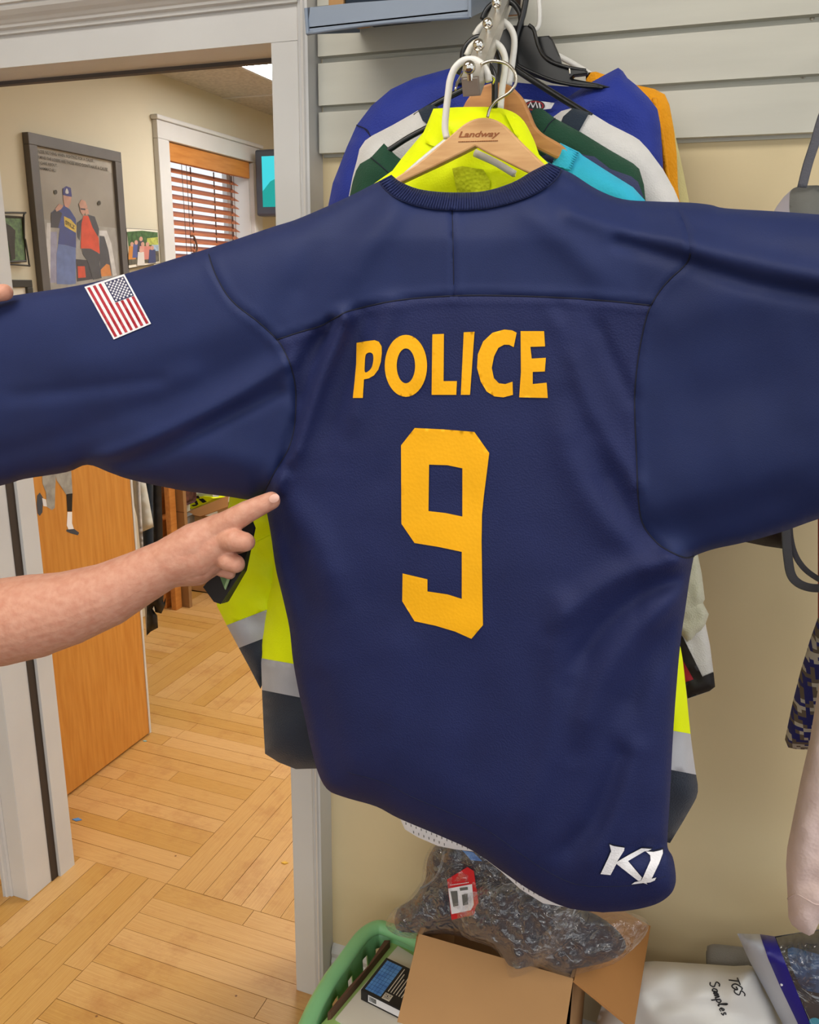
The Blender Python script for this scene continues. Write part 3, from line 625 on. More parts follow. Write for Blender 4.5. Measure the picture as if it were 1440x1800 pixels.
# second wooden hanger holding the turquoise shirt
h2 = thing('wooden_hanger', 'honey brown wooden hanger behind the yellow jacket, in the turquoise shirt', 'hanger')
w2 = [tuple(p) for p in smoothpath([(700, 300), (760, 255), (795, 225), (812, 190), (820, 175), (832, 160), (848, 150), (870, 144), (893, 148), (908, 160), (920, 175), (930, 197), (940, 220), (955, 235), (984, 252), (1000, 266)], 3)]
pxprism('hanger_body', w2+[(990, 284), (976, 279), (955, 268), (935, 258), (900, 236), (860, 220), (800, 250), (740, 290), (705, 318)], 1.085, .014, m_beech2, h2, .003)
pxtube('hook', TZ((590, 590), (590, 540), (480, 490), (420, 480), (380, 510), (345, 560), (322, 630)), .99, .0012, m_chrome, h2, y2=.93)
# tubular hangers
hk = [('white tubular hanger whose hook sits nearest the front of the chrome arm', m_wht_pl, (262, 972, 250, 900, 258, 780, 275, 640, 287, 560, 320, 480, 380, 427, 450, 420, 510, 455, 545, 510, 560, 572), .945, .0038, [(790, 245), (740, 285), (690, 330)], [(835, 268), (870, 285), (905, 306)]),
      ('white tubular hanger hooked behind the second ball peg of the arm', m_wht_pl, (640, 770, 652, 620, 672, 480, 668, 390, 630, 322, 560, 286, 500, 287, 440, 322, 402, 392), 1.075, .0040, None, None),
      ('white tubular hanger hooked behind the third ball peg of the arm', m_wht_pl, (700, 600, 722, 450, 738, 300, 722, 220, 680, 166, 620, 137, 560, 150, 500, 190, 458, 252), 1.19, .0042, None, None),
      ('black tubular hanger looped over the front ball peg', m_black, (598, 760, 600, 600, 588, 510, 540, 442, 470, 409, 410, 415, 360, 462, 335, 520), 1.0, .0036, None, None),
      ('black tubular hanger at the second peg, mostly behind a white one', m_black, (610, 760, 625, 620, 640, 450, 600, 340, 540, 288, 480, 262, 420, 300, 380, 360, 372, 420), 1.12, .0038, None, None),
      ('black tubular hanger arching over the rearmost visible ball peg', m_black, (765, 480, 770, 300, 786, 150, 772, 80, 725, 22, 660, 2, 600, 20, 545, 70, 512, 140), 1.27, .0042, None, None),
      ('white tubular hanger at the back beside the slat wall', m_wht_pl, (800, -60, 860, -70, 905, -20, 915, 110, 905, 190, 870, 225, 860, 320), 1.38, .0036, None, None)]
for lab, m, c, yy, rr, s1, s2 in hk:
    t = thing('tubular_hanger', lab, 'hanger', 'plastic hangers on the chrome arm')
    pxtube('hook', TZ(*[(c[i], c[i+1]) for i in range(0, len(c), 2)]), yy, rr, m, t)
    for s in (s1, s2):
        if s: pxtube('arm', s, yy+.012, rr, m, t)
hkobjs = [o for o in bpy.data.objects if o.name.startswith('tubular_hanger')]
bh = hkobjs[5] ; pxtube('arm', [(896, 108), (905, 120), (960, 156), (1015, 190), (1040, 205)], 1.199, .0042, m_black, bh); pxtube('arm', [(830, 150), (790, 170), (757, 188), (730, 205)], 1.199, .0042, m_black, bh)
bh = hkobjs[4]; pxtube('arm', [(770, 215), (720, 241), (687, 262), (665, 275)], 1.154, .0038, m_black, bh); pxtube('arm', [(870, 180), (930, 205), (960, 215)], 1.154, .0038, m_black, bh)
pxtube('arm', [(890, 60), (985, 100), (1047, 137), (1075, 160)], 1.375, .0042, m_wht_pl, hkobjs[6])
# black clip hanger with pads
ch = thing('clip_hanger', 'black moulded plastic clip hanger with wide shoulders in the royal blue jersey', 'hanger')
pxprism('hanger_body', [(872, 60), (898, 44), (930, 44), (938, 51), (942, 65), (947, 82), (955, 97), (970, 109), (1000, 119), (1030, 122), (1034, 126), (1032, 132), (1010, 134), (1006, 138), (1050, 146), (1075, 153), (1050, 156), (1010, 152), (970, 145), (925, 130), (905, 120), (890, 125), (850, 140), (800, 150), (800, 143), (850, 125), (868, 100)], 1.262, .008, m_black, ch, .002)
pxtube('rim', [(930, 44), (938, 51), (942, 65), (947, 82), (955, 97), (970, 109), (1000, 119), (1030, 124)], 1.26, .0025, m_black, ch)
pxtube('rim', [(905, 110), (925, 122), (970, 141), (1010, 150), (1060, 154)], 1.26, .0022, m_black, ch)
pxtube('hook', [(905, 118), (903, 90), (909, 60), (921, 20), (927, -30), (915, -55)], 1.258, .0042, m_black, ch)
cl = pxprism('clip', [(1002, 122), (1030, 124), (1033, 129), (1008, 132), (1001, 138)], 1.252, .012, m_black, ch, .001); pxtube('clip_spring', [(1001, 120), (1002, 131)], 1.251, .0012, m_chrome, cl)
pp = pxprism('shoulder_pad', [(941, 64), (965, 62), (971, 68), (984, 98), (988, 113), (975, 110), (955, 97), (947, 82)], 1.275, .006, m_black, ch, .002)

# hi-vis jacket
hv = thing('hi_vis_jacket', 'fluorescent yellow safety jacket with silver bands behind the navy jersey', 'jacket')
HV = [tuple(p) for p in smoothpath([(762, 191), (820, 188), (880, 190), (915, 206), (936, 240), (948, 272)], 4)]+[(1010, 330), (1080, 380), (1120, 500), (1130, 800)]+[tuple(p) for p in smoothpath([(1180, 1080), (1197, 1140), (1205, 1200), (1214, 1290), (1222, 1350), (1227, 1392), (1212, 1425), (1178, 1482)], 3)]+[(1000, 1440), (700, 1375)]+[(556, 1351), (520, 1352), (490, 1340), (466, 1325), (464, 1290), (461, 1225), (459, 1157), (462, 1120), (470, 1060), (480, 1000), (480, 900), (520, 700), (540, 450), (600, 360), (650, 328), (690, 300), (705, 280), (720, 262), (745, 232)]
def clipy(ring, f0, f1):
    """part of a ring between two slanted lines (y = a + b*x)"""
    def half(R, fn):
        out = []
        for p, q in zip(R, R[1:]+R[:1]):
            a, b2 = fn(p), fn(q)
            if a >= 0: out.append(p)
            if (a >= 0) != (b2 >= 0): t = a/(a-b2); out.append((p[0]+(q[0]-p[0])*t, p[1]+(q[1]-p[1])*t))
        return out
    R = list(ring)
    if f0: R = half(R, lambda p: p[1]-f0[0]-f0[1]*p[0])
    if f1: R = half(R, lambda p: f1[0]+f1[1]*p[0]-p[1])
    return R
l1 = (1157-459*.176, .176); l2 = (1213-461*.195, .195); l1b = (1157-459*.176+4, .176); l2b = (1213-461*.195-4, .195)
near = garment(hv, HV, 1.016, .035, [('yellow_body', [clipy(HV, None, l1)], m_hiv, 0), ('reflective_band', [clipy(HV, l1, l2)], m_refl, .001), ('dark_hem', [clipy(HV, l2, None)], m_char, 0)], wpx=45, step=14, wav=.012, ws=.016, seed=2.2)
SLV = [(455, 760), (404, 872), (392, 950), (381, 1064), (399, 1100), (420, 1139), (440, 1176), (458, 1211), (470, 1180), (480, 1080), (500, 960), (500, 800)]
s1 = (1099+399*.388, -.388); s2 = (1139+420*.388, -.388)
ysl = lambda V: 1.03-.02*bulge(V, SLV, 40)+.008*nz2(V, .03, 5.)*bulge(V, SLV, 20)
slv = panel('sleeve', [clipy(SLV, None, s1)], ysl, m_hiv, hv, 9); panel('sleeve_band', [clipy(SLV, s1, s2)], lambda V: ysl(V)-.0008, m_refl, slv, 8); panel('sleeve_cuff', [clipy(SLV, s2, None)], ysl, m_char, slv, 8); panel('sleeve_far_side', [SLV], lambda V: 1.03+.02*bulge(V, SLV, 40), m_hiv, slv, 14)
pv = np.array(smoothpath([(440, 958), (455, 949), (474, 940)], 4)); mk('sleeve_seam', tube(Avec(pv, ysl(pv)-.0006), .0012, 6), m_hiv, slv, True)
COLI = [(795, 296), (812, 292), (850, 298), (862, 318), (860, 338), (804, 340)]
panel('mesh_lining', [COLI], lambda V: near(V)-.003, m_hivd, hv, 6); panel('collar_flap', [[(765, 194), (800, 240), (775, 262), (745, 250), (757, 215)]], lambda V: near(V)-.004, m_hiv, hv, 7)
panel('collar_flap', [[(885, 194), (912, 207), (930, 245), (944, 272), (925, 262), (905, 235)]], lambda V: near(V)-.004-.004*nz2(V, .05, 1.), m_hiv, hv, 7)
pv = np.array([(833, 272), (865, 286), (905, 308)], float); mk('clear_strip', tube(Avec(pv, near(pv)-.010), .004, 8, .4), m_white, hv, True)

def simple(name, label, cat, pts, yy, th, panels=None, m=None, **k):
    t = thing(name, label, cat, 'garments hung along the chrome arm'); ring = [tuple(p) for p in pts]
    ps = [('cloth', [ring], m, 0)]+(panels or [])
    nr = garment(t, ring, yy, th, ps, **k); return t, nr
CY = [(800, 320), (900, 300), (955, 280), (971, 288), (985, 251), (1018, 267), (1024, 273), (1071, 303), (1113, 329), (1134, 352), (1142, 420), (1120, 900), (640, 900), (600, 450), (655, 350), (720, 320)]
t, nr = simple('shirt', 'turquoise knit shirt with ribbed collar on the honey wooden hanger', 'shirt', CY, 1.10, .02, m=m_cyan, wpx=30)
panel('ribbed_collar', [[(985, 251), (1018, 267), (1002, 300), (971, 289)]], lambda V: nr(V)-.003, m_cyan, t, 5)
ribs = []
for k in range(9):
    q = (k+.5)/9; pv = np.array([(985-14*q, 251+38*q), (1018-16*q, 267+33*q)]); ribs.append(tube(Avec(pv, nr(pv)-.0045), .0009, 5))
mk('collar_ribs', join(*ribs), m_cyan, t, True)
GR = [(615, 343), (620, 319), (626, 300), (633, 288), (652, 277), (675, 252), (696, 273), (720, 292), (800, 330), (900, 260), (927, 210), (937, 192), (952, 190), (976, 208), (1024, 234), (1071, 263), (1113, 287), (1124, 297), (1132, 324), (1135, 352), (1130, 450), (1110, 900), (640, 900), (600, 450)]
NT = [(1000, 262), (1030, 273), (1045, 275), (1073, 297), (1110, 310), (1122, 320), (1131, 345), (1132, 420), (1110, 880), (660, 880), (630, 440), (700, 340), (850, 300)]
simple('shirt', 'dull navy shirt squeezed between the turquoise and green ones', 'shirt', NT, 1.125, .012, m=m_navyt, wpx=30)
t, nr = simple('jersey', 'dark forest green jersey with raised collar between white jersey and yellow jacket', 'jersey', GR, 1.155, .02, m=m_green, wpx=35)
for pl in ([(652, 277), (668, 290), (688, 308)], [(976, 208), (966, 217), (956, 232)]):
    pv = np.array(smoothpath(pl, 4)); mk('collar_seam', tube(Avec(pv, nr(pv)-.0004), .0007, 6), m_seam, t, True)
WH = [(612, 352), (620, 310), (628, 280), (632, 262), (642, 247), (655, 238), (690, 220), (720, 203), (735, 194), (757, 182), (800, 205), (870, 225), (960, 215), (987, 195), (1008, 189), (1037, 197), (1071, 218), (1113, 239), (1124, 246), (1140, 263), (1166, 298), (1185, 332), (1194, 353), (1196, 450), (1120, 900), (640, 900), (600, 450)]
t, nr = simple('jersey', 'white mesh jersey with dark navy collar on a black hanger', 'jersey', WH, 1.20, .022, m=m_wmesh, wpx=35)
panel('collar', [[(735, 194), (757, 182), (790, 200), (760, 225), (743, 212)]], lambda V: nr(V)-.003, m_dnavy, t, 6); panel('collar', [[(1008, 189), (1037, 197), (1017, 233), (985, 218), (990, 205)]], lambda V: nr(V)-.003, m_dnavy, t, 6)
BL = [(560, 420), (577, 362), (585, 322), (610, 258), (627, 220), (653, 186), (687, 157), (727, 138), (770, 126), (807, 116), (830, 150), (870, 178), (920, 186), (960, 183), (995, 173), (1030, 150), (1066, 130), (1087, 119), (1095, 125), (1103, 137), (1119, 150), (1140, 171), (1156, 192), (1161, 218), (1164, 260), (1166, 298), (1170, 420), (1130, 900), (640, 900), (590, 600)]
t, nr = simple('jersey', 'royal blue jersey with wide shoulders behind the white mesh jersey', 'jersey', BL, 1.29, .03, m=m_royal, wpx=50)
panel('neck_inside', [[(800, 130), (860, 140), (940, 148), (1000, 152), (1030, 151), (985, 190), (920, 200), (850, 190)]], lambda V: np.full(len(V), 1.315), m_royal, t, 8)
lb = panel('neck_label', [[(921, 174), (975, 181), (969, 191), (925, 196)]], lambda V: np.full(len(V), 1.262), m_white, t, 6); panel('label_emblem', [ell(940, 186, 18, 10)], lambda V: np.full(len(V), 1.2612), m_dark, lb, 5); panel('emblem_ring', [ell(940, 186, 16, 8.5), ell(940, 186, 13.5, 6.5)], lambda V: np.full(len(V), 1.2606), m_red, lb, 5)
mk('emblem_mark', join(*[tube([A(x, y, 1.2604) for x, y in z2], .0011, 5) for z2 in ([(928, 190), (933, 180), (937, 189)], [(937, 189), (942, 179), (945, 190)], [(948, 181), (950, 190)])]), m_white, lb)
for pl in ([(627, 220), (645, 228), (650, 238)], [(640, 225), (660, 250)],):
    pv = np.array(smoothpath(pl, 4)); mk('shoulder_seam', tube(Avec(pv, nr(pv)-.0004), .0007, 6), m_seam, t, True)
GO = [(1030, 128), (1048, 126), (1121, 150), (1150, 156), (1169, 166), (1177, 184), (1185, 229), (1190, 271), (1192, 329), (1196, 360), (1190, 480), (1150, 800), (1100, 800), (1060, 400), (1030, 200)]
t, nr = simple('jersey', 'amber gold mesh jersey at the back beside the slat wall', 'jersey', GO, 1.365, .014, m=m_amber, wpx=18)
pv = np.array(smoothpath([(1150, 172), (1163, 230), (1172, 300), (1180, 352)], 4)); mk('side_fold', tube(Avec(pv, nr(pv)-.001), .003, 8), m_amber, t, True)
CR = [(1120, 180), (1180, 200), (1190, 250), (1201, 300), (1212, 356), (1215, 480), (1170, 800), (1100, 800)]
simple('shirt', 'cream shirt hanging last on the arm behind the amber jersey', 'shirt', CR, 1.405, .012, m=m_cream, wpx=18)
# sleeves that show below the right armpit
T6 = ztr(1180, 960, 6.43)
SA = T6((150, 60), (300, 90), (345, 300), (382, 600), (360, 645), (145, 820), (40, 900), (0, 400))
SB = T6((100, 600), (360, 640), (426, 770), (385, 890), (340, 950), (285, 985), (230, 1058), (180, 1082), (120, 985), (0, 900))
t = thing('jersey', 'cream mesh jersey whose crumpled sleeve shows under the right armpit', 'jersey', 'garments hung along the chrome arm')
HB = [(860, 250), (980, 270), (1090, 420), (1170, 900), (1180, 1000), (1150, 1060), (700, 1000), (640, 430), (760, 270)]
garment(t, HB, 1.236, .006, [('body', [HB], m_wmesh2, 0)], wpx=30, step=25, wav=0.)
garment(t, SA, 1.226, .012, [('sleeve', [SA], m_wmesh2, 0)], wpx=14, step=6, wav=.004, ws=.05); garment(t, SB, 1.228, .012, [('sleeve_fold', [SB], m_wmesh2, 0)], wpx=14, step=6, wav=.004, ws=.05)
SCc = T6((90, 800), (390, 880), (440, 1120), (478, 1420), (498, 1590), (435, 1640), (185, 1726), (100, 1500), (40, 1000))
t = thing('jersey', 'white jersey with black cuff and red insert below the cream mesh sleeve', 'jersey', 'garments hung along the chrome arm')
garment(t, HB, 1.252, .005, [('body', [HB], m_wmesh, 0)], wpx=30, step=25, wav=0.)
nr = garment(t, SCc, 1.246, .010, [('sleeve', [SCc], m_wmesh, 0)], wpx=16, step=6, wav=.003, ws=.05)
panel('black_cuff', [T6((160, 1540), (255, 1505), (355, 1475), (470, 1425), (480, 1425), (498, 1590), (435, 1638), (187, 1722))], lambda V: nr(V)-.0015, m_dark, t, 5)
panel('black_stripe', [T6((100, 985), (135, 1030), (355, 1475), (255, 1507), (110, 1250), (95, 1100))], lambda V: nr(V)-.0015, m_dark, t, 5); panel('red_insert', [T6((110, 1240), (262, 1503), (155, 1542), (110, 1400))], lambda V: nr(V)-.001, m_red, t, 5)
# white mesh jersey whose hem shows below the navy one
WMH = [(640, 1000), (1100, 1000), (1120, 1500), (1090, 1602), (1049, 1603), (1010, 1597), (955, 1588), (915, 1563), (880, 1531), (836, 1497), (800, 1493), (770, 1487), (735, 1472), (712, 1458), (700, 1432), (660, 1300)]
t = thing('jersey', 'white perforated jersey whose hem peeks out under the navy jersey', 'jersey', 'garments hung along the chrome arm')
nr = garment(t, WMH, 1.066, .008, [('cloth', [WMH], m_white, 0)], wpx=30, step=14, wav=.004)
hl = []
for r_ in range(7):
    for k in range(44):
        x, y = 700+k*9.0+(4.5 if r_ % 2 else 0), 1436+r_*8+k*3.6
        if pip(np.array([(x, y)]), [WMH])[0] and segdist(np.array([(x, y)]), WMH)[0] > 3: pv = np.array([(x, y-1.8), (x+.3, y+1.8)]); hl.append(tube(Avec(pv, nr(pv)-.0002), .0006, 5))
o = mk('perforations', join(*hl), m_bagg, t); o['kind'] = 'stuff'

# ================================================================== BACK ROOM THINGS
# wooden blind
bl = thing('window_blind', 'brown wooden slat blind half lowered in the back room window', 'blind')
by0, by1 = Y1+.012, Y2-.012
mk('valance', box(XL-.02, XL+.012, by0, by1, 2.175, 2.258, .003), m_valance, bl)
_sl = None
for k in range(22):
    zc = 2.145-k*.0405 if k < 12 else 2.145-12*.0405+.01-(k-12)*.03
    tl = .55 if k < 12 else 1.25; wv = .026; dx, dz = wv*math.cos(tl), wv*math.sin(tl); xc = XL-.055
    V = [(xc-dx, by0, zc+dz), (xc+dx, by0, zc-dz), (xc+dx, by1-(.05 if k < 12 else .0), zc-dz), (xc-dx, by1-(.05 if k < 12 else 0.), zc+dz)]
    V += [(a, b2, c+.003) for a, b2, c in V]
    mk('slat', (V, [(0, 1, 2, 3), (7, 6, 5, 4), (0, 4, 5, 1), (1, 5, 6, 2), (2, 6, 7, 3), (3, 7, 4, 0)]), m_blind, bl)
for yy in (by0+.06, by0+.27, by0+.48, by0+.65): mk('ladder_cord', tube([(XL-.055, yy, 2.18), (XL-.055, yy, 1.4)], .0055, 6, .5), m_brown, bl); 
for yy in (by0+.16, by0+.2, by1-.14, by1-.1): mk('pull_cord', tube([(XL-.03, yy, 2.18), (XL-.028, yy+.004, 1.55)], .0014, 5), m_brown, bl)
pxw = smoothpath([(335, 415), (341, 416), (346, 432), (345, 442), (338, 446)], 4); mk('tilt_wand', tube([B(x, y, XL-.01) for x, y in pxw], .005, 6), m_brown, bl)
# television
tv = thing('television', 'small dark grey television on the wall with a turquoise picture', 'television')
c0, c1 = A(447, 263, 4.3), A(449, 380, 4.3); wtv = .46
mk('case', box(c0[0], c0[0]+wtv, 4.3, 4.38, c1[2], c0[2], .012), m_tv, tv)
s0, s1_ = A(460, 275, 4.3), A(461, 364, 4.3); sc_ = mk('screen', box(s0[0], c0[0]+wtv-.05, 4.2985, 4.302, s1_[2], s0[2]), m_scr, tv)
fixn(mk('trees_on_screen', prism([(s0[0], 4.2984, s1_[2]+.08), (s0[0]+.05, 4.2984, s1_[2]+.13), (s0[0]+.12, 4.2984, s1_[2]+.16), (s0[0]+.2, 4.2984, s1_[2]+.14), (c0[0]+wtv-.05, 4.2984, s1_[2]+.17), (c0[0]+wtv-.05, 4.2984, s1_[2]), (s0[0], 4.2984, s1_[2])], (0, -.0008, 0)), m_scr2, sc_))
mk('mount_arm', join(box(c0[0]+.15, c0[0]+.2, 4.38, 4.6, c1[2]+.1, c1[2]+.16), box(XL, c0[0]+.2, 4.55, 4.6, c1[2]+.1, c1[2]+.16)), m_black, tv)
# big framed poster
TP = ztr(0, 220, 4.8)
def onwall(nm, pts, m, par, d, step=None):
    ring = [B(x, y, XL+d) for x, y in pts]; n = len(ring)
    V, Fs = prism(ring, (-.0006, 0, 0)); return fixn(mk(nm, (V, Fs), m, par))
def frame(par, ya, yb, za, zb, w, d, m):
    for bx in (box(XL, XL+d, ya, yb, zb-w, zb, .002), box(XL, XL+d, ya, yb, za, za+w, .002), box(XL, XL+d, ya, ya+w, za+w, zb-w, .002), box(XL, XL+d, yb-w, yb, za+w, zb-w, .002)): mk('frame_bar', bx, m, par)
po = thing('framed_poster', 'large grey framed poster of two men with a quotation on top', 'poster')
frame(po, 2.712, 3.245, 1.34, 2.161, .042, .03, m_frame)
pr = mk('print', box(XL+.001, XL+.012, 2.72, 3.237, 1.35, 2.155), m_poster, po)
m_p = {k: mat('printed_'+k, c, rough=.5, var=.08, vscale=30) for k, c in dict(blue=(58, 74, 140), cap=(56, 62, 130), face=(196, 150, 134), jean=(98, 120, 176), red=(214, 74, 54), grey=(66, 70, 84), white=(206, 204, 204), orange=(206, 130, 70), yel=(214, 184, 84), navy=(58, 58, 74), siding=(160, 156, 152), ink=(62, 58, 54), pale=(176, 170, 160), lav=(150, 150, 178)).items()}
d = .0128
for nm, m, pts in (
 ('print_sky_band', 'pale', ((255, 140), (935, 275), (945, 405), (262, 195))),
 ('print_siding', 'siding', ((320, 790), (985, 870), (1010, 1330), (370, 1420))),
 ('print_column', 'white', ((395, 825), (428, 825), (425, 1290), (390, 1290))), ('print_doorway', 'lav', ((428, 900), (480, 900), (480, 1330), (425, 1330))),
 ('print_arch', 'white', ((840, 890), (900, 890), (940, 1000), (985, 1265), (955, 1275), (915, 1050), (880, 935), (840, 930))), ('print_dark_door', 'grey', ((840, 935), (880, 940), (915, 1060), (945, 1270), (850, 1275), (840, 1100))),
 ('print_glow', 'orange', ((850, 1220), (880, 1190), (900, 1170), (925, 1180), (942, 1270), (855, 1278))), ('print_step', 'navy', ((640, 1130), (750, 1140), (780, 1300), (650, 1320))), ('print_sign', 'red', ((655, 1190), (715, 1190), (725, 1285), (660, 1290)))):
    onwall(nm, TP(*pts), m_p[m], pr, d); d += .00012
for nm, m, pts in (
 ('print_jeans', 'jean', ((492, 1000), (640, 1030), (640, 1338), (590, 1345), (480, 1340), (478, 1090))), ('print_jersey', 'blue', ((475, 705), (535, 672), (590, 712), (640, 790), (642, 1035), (560, 1012), (490, 1003), (505, 870), (440, 860), (432, 740))),
 ('print_sleeve', 'navy', ((475, 705), (432, 745), (430, 862), (490, 868), (525, 745))), ('print_chest', 'yel', ((540, 768), (598, 795), (645, 850), (640, 908), (545, 852))), ('print_face', 'face', ((533, 590), (603, 600), (598, 650), (578, 700), (548, 685), (538, 650))), ('print_cap', 'cap', ((530, 535), (560, 514), (598, 530), (607, 605), (570, 600), (530, 588))), ('print_hand', 'face', ((466, 708), (498, 664), (538, 678), (515, 710), (478, 730))),
 ('print_trousers', 'grey', ((690, 1040), (770, 1035), (842, 1090), (840, 1170), (858, 1290), (785, 1305), (742, 1150), (700, 1090))), ('print_arm', 'grey', ((745, 755), (800, 772), (836, 875), (830, 938), (785, 900), (762, 830))), ('print_arm', 'grey', ((650, 825), (700, 785), (684, 860), (672, 972), (655, 945))), ('print_vest', 'red', ((688, 830), (705, 765), (745, 765), (782, 865), (832, 950), (843, 1085), (765, 1042), (682, 1040))),
 ('print_face', 'face', ((674, 685), (726, 690), (732, 730), (700, 758), (680, 730))), ('print_hat', 'face', ((667, 665), (688, 628), (720, 640), (742, 700), (715, 690), (672, 688))), ('print_hand', 'face', ((716, 718), (742, 705), (752, 745), (724, 760))), ('print_eyes', 'navy', ((680, 700), (722, 704), (720, 718), (682, 714)))):
    onwall(nm, TP(*pts), m_p[m], pr, d); d += .00012
onwall('print_cap_mark', TP(*sm([(552, 560), (564, 532), (578, 560), (576, 578), (556, 576)], 2)), m_p['white'], pr, d)
for cx, cy in ((470, 565), (838, 657)): onwall('print_fixture', TP(*ell(cx, cy, 14, 20, 12)), m_p['ink'], pr, d)
def walltext(s, tl, tr, br, bl, par, m=None):
    q = TP(tl, tr, br, bl); P, f = quadtext(s, *q, lambda x, y: B(x, y, XL+d+.0006), bold=.015); mk('poster_text', (P, f), m or m_p['ink'], par)
walltext('YOU LOSE NOTHING WHEN FIGHTING FOR A CAUSE...', (275, 196), (800, 292), (800, 316), (278, 226), pr)
walltext("IN MY MIND THE LOSERS ARE THOSE WHO DON'T HAVE A CAUSE", (272, 245), (908, 360), (908, 388), (275, 272), pr)
walltext('THEY CARE ABOUT.', (277, 295), (485, 328), (485, 354), (280, 322), pr); walltext('-MUHAMMAD ALI', (290, 342), (472, 372), (472, 397), (294, 368), pr)
walltext('STILZ', (552, 800), (632, 850), (630, 880), (554, 835), pr)
mk('glass', box(XL+.022, XL+.0225, 2.755, 3.2, 1.385, 2.118), m_glass, po)
# group photo canvas
gp = thing('canvas_photo', 'small unframed group photo by the window casing', 'picture')
q = TP((1062, 868), (1332, 885), (1345, 1165), (1082, 1212)); V, Fs = prism([B(x, y, XL+.03) for x, y in q], (-.029, 0, 0)); fixn(mk('canvas', (V, Fs), m_dark, gp)); q2 = TP((1068, 872), (1331, 888), (1343, 1160), (1088, 1206)); onwall('print', q2, m_paper, gp, .0312)
d2 = .0325
for nm, c, pts in (('print_trees', (70, 100, 60), ((1072, 900), (1200, 890), (1330, 905), (1335, 1000), (1200, 1060), (1090, 1060))), ('print_field', (176, 182, 90), ((1240, 955), (1333, 945), (1336, 1010), (1240, 1010))), ('print_water', (150, 170, 190), ((1280, 1010), (1337, 1010), (1341, 1120), (1280, 1100))), ('print_ground', (96, 92, 80), ((1085, 1080), (1340, 1060), (1342, 1150), (1090, 1180)))): onwall(nm, TP(*pts), mat(nm, c, var=.2, vscale=60), gp, d2); d2 += .0003
for k, (x, y, c) in enumerate(((1115, 1000, (196, 130, 60)), (1150, 985, (80, 90, 140)), (1190, 955, (70, 70, 80)), (1205, 1000, (200, 140, 130)), (1245, 1000, (190, 120, 110)), (1285, 1030, (60, 66, 100)), (1190, 1050, (200, 196, 190)))):
    onwall('print_person', TP((x-25, y+20), (x+25, y+20), (x+32, y+130), (x-32, y+135)), mat('gp%d' % k, c), gp, d2); onwall('print_face', TP(*ell(x, y+5, 15, 20, 10)), m_p['face'], gp, d2+.0002); d2 += .0003
# wire framed photo at the left edge
wp = thing('wire_frame_photo', 'photo of two people held in a twisted black wire frame', 'picture')
onwall('print', TP((-140, 765), (183, 780), (215, 1145), (-140, 1165)), mat('foliage_print', (112, 140, 98), vscale=50, rgb2=(80, 96, 80)), wp, .02); onwall('print_person', TP((-60, 850), (20, 830), (45, 960), (60, 1140), (-40, 1150)), m_p['lav'], wp, .0215); onwall('print_person', TP((50, 830), (90, 850), (130, 890), (125, 1000), (130, 1130), (95, 1140), (70, 980), (45, 960)), m_p['ink'], wp, .0218)
mk('mount', join(tube([B(x, y, XL+.018) for x, y in TP((-140, 765), (183, 780), (215, 1145), (-140, 1165), (-140, 765))], .006, 6)), m_bframe, wp)
mk('wire', tube([B(x, y, XL+.026) for x, y in smoothpath(TP((-160, 740), (190, 740), (200, 760), (205, 950), (215, 975), (245, 1170), (235, 1185), (60, 1175), (-160, 1195)), 3)], .0035, 6), m_bframe, wp, True); mk('wire_hook', tube([B(x, y, XL+.028) for x, y in smoothpath(TP((-20, 800), (10, 770), (8, 735), (-20, 730)), 4)], .0035, 6), m_bframe, wp, True); mk('wire_hook', tube([B(x, y, XL+.028) for x, y in TP((55, 1145), (56, 1182))], .0035, 6), m_bframe, wp)
fp2 = thing('framed_picture', 'black framed picture with white mat below the wire framed photo', 'picture')
cA = B(*TP((238, 1305))[0], XL); frame(fp2, cA[1]-.36, cA[1], cA[2]-.28, cA[2], .028, .02, m_bframe); mk('mat_board', box(XL, XL+.008, cA[1]-.35, cA[1]-.01, cA[2]-.27, cA[2]-.01), m_paper, fp2); mk('print', box(XL, XL+.0095, cA[1]-.29, cA[1]-.065, cA[2]-.21, cA[2]-.065), m_blue, fp2)
# clothes on the rail beyond the half door
rl = thing('clothes_rail', 'wooden clothes rail fixed to the back room wall behind the half door', 'rail'); Xc = A(250, 900, 2.62)[0]
mk('rail_bar', tube([(Xc, 2.48, 1.40), (Xc, 2.85, 1.40)], .012, 10), m_valance, rl, True)
for yy in (2.5, 2.83): mk('bracket_arm', tube([(XL, yy, 1.40), (Xc, yy, 1.40)], .009, 8), m_nickel, rl); mk('wall_flange', tube([(XL, yy, 1.40), (XL+.012, yy, 1.40)], .03, 14), m_nickel, rl)
def railhook(t, yy, px, py): q_ = A(px, py, yy); mk('hanger_hook', tube(smoothpath([(Xc-.014, yy, 1.395), (Xc, yy, 1.416), (Xc+.014, yy, 1.39), tuple((q_+np.array([Xc, yy, 1.36]))/2), tuple(q_)], 4), .003, 6), m_nickel, t, True)
TG = ztr(220, 820, 4.235)
S1 = [(225, 640), (245, 640)]+TG((150, 100), (180, 260), (214, 450), (115, 492), (70, 300))+[(200, 800)]
t = thing('shirt', 'off white shirt sleeve hanging past the edge of the oak half door', 'shirt'); garment(t, S1, 2.6, .03, [('cloth', [S1], cloth('grey_white', (206, 204, 194)), 0)], wpx=14, step=6, wav=.008, ws=.08); railhook(t, 2.6, 236, 650)
S2 = [(236, 800), (262, 800)]+TG((200, 480), (205, 620), (120, 1080), (95, 600), (60, 300))+[(230, 830)]
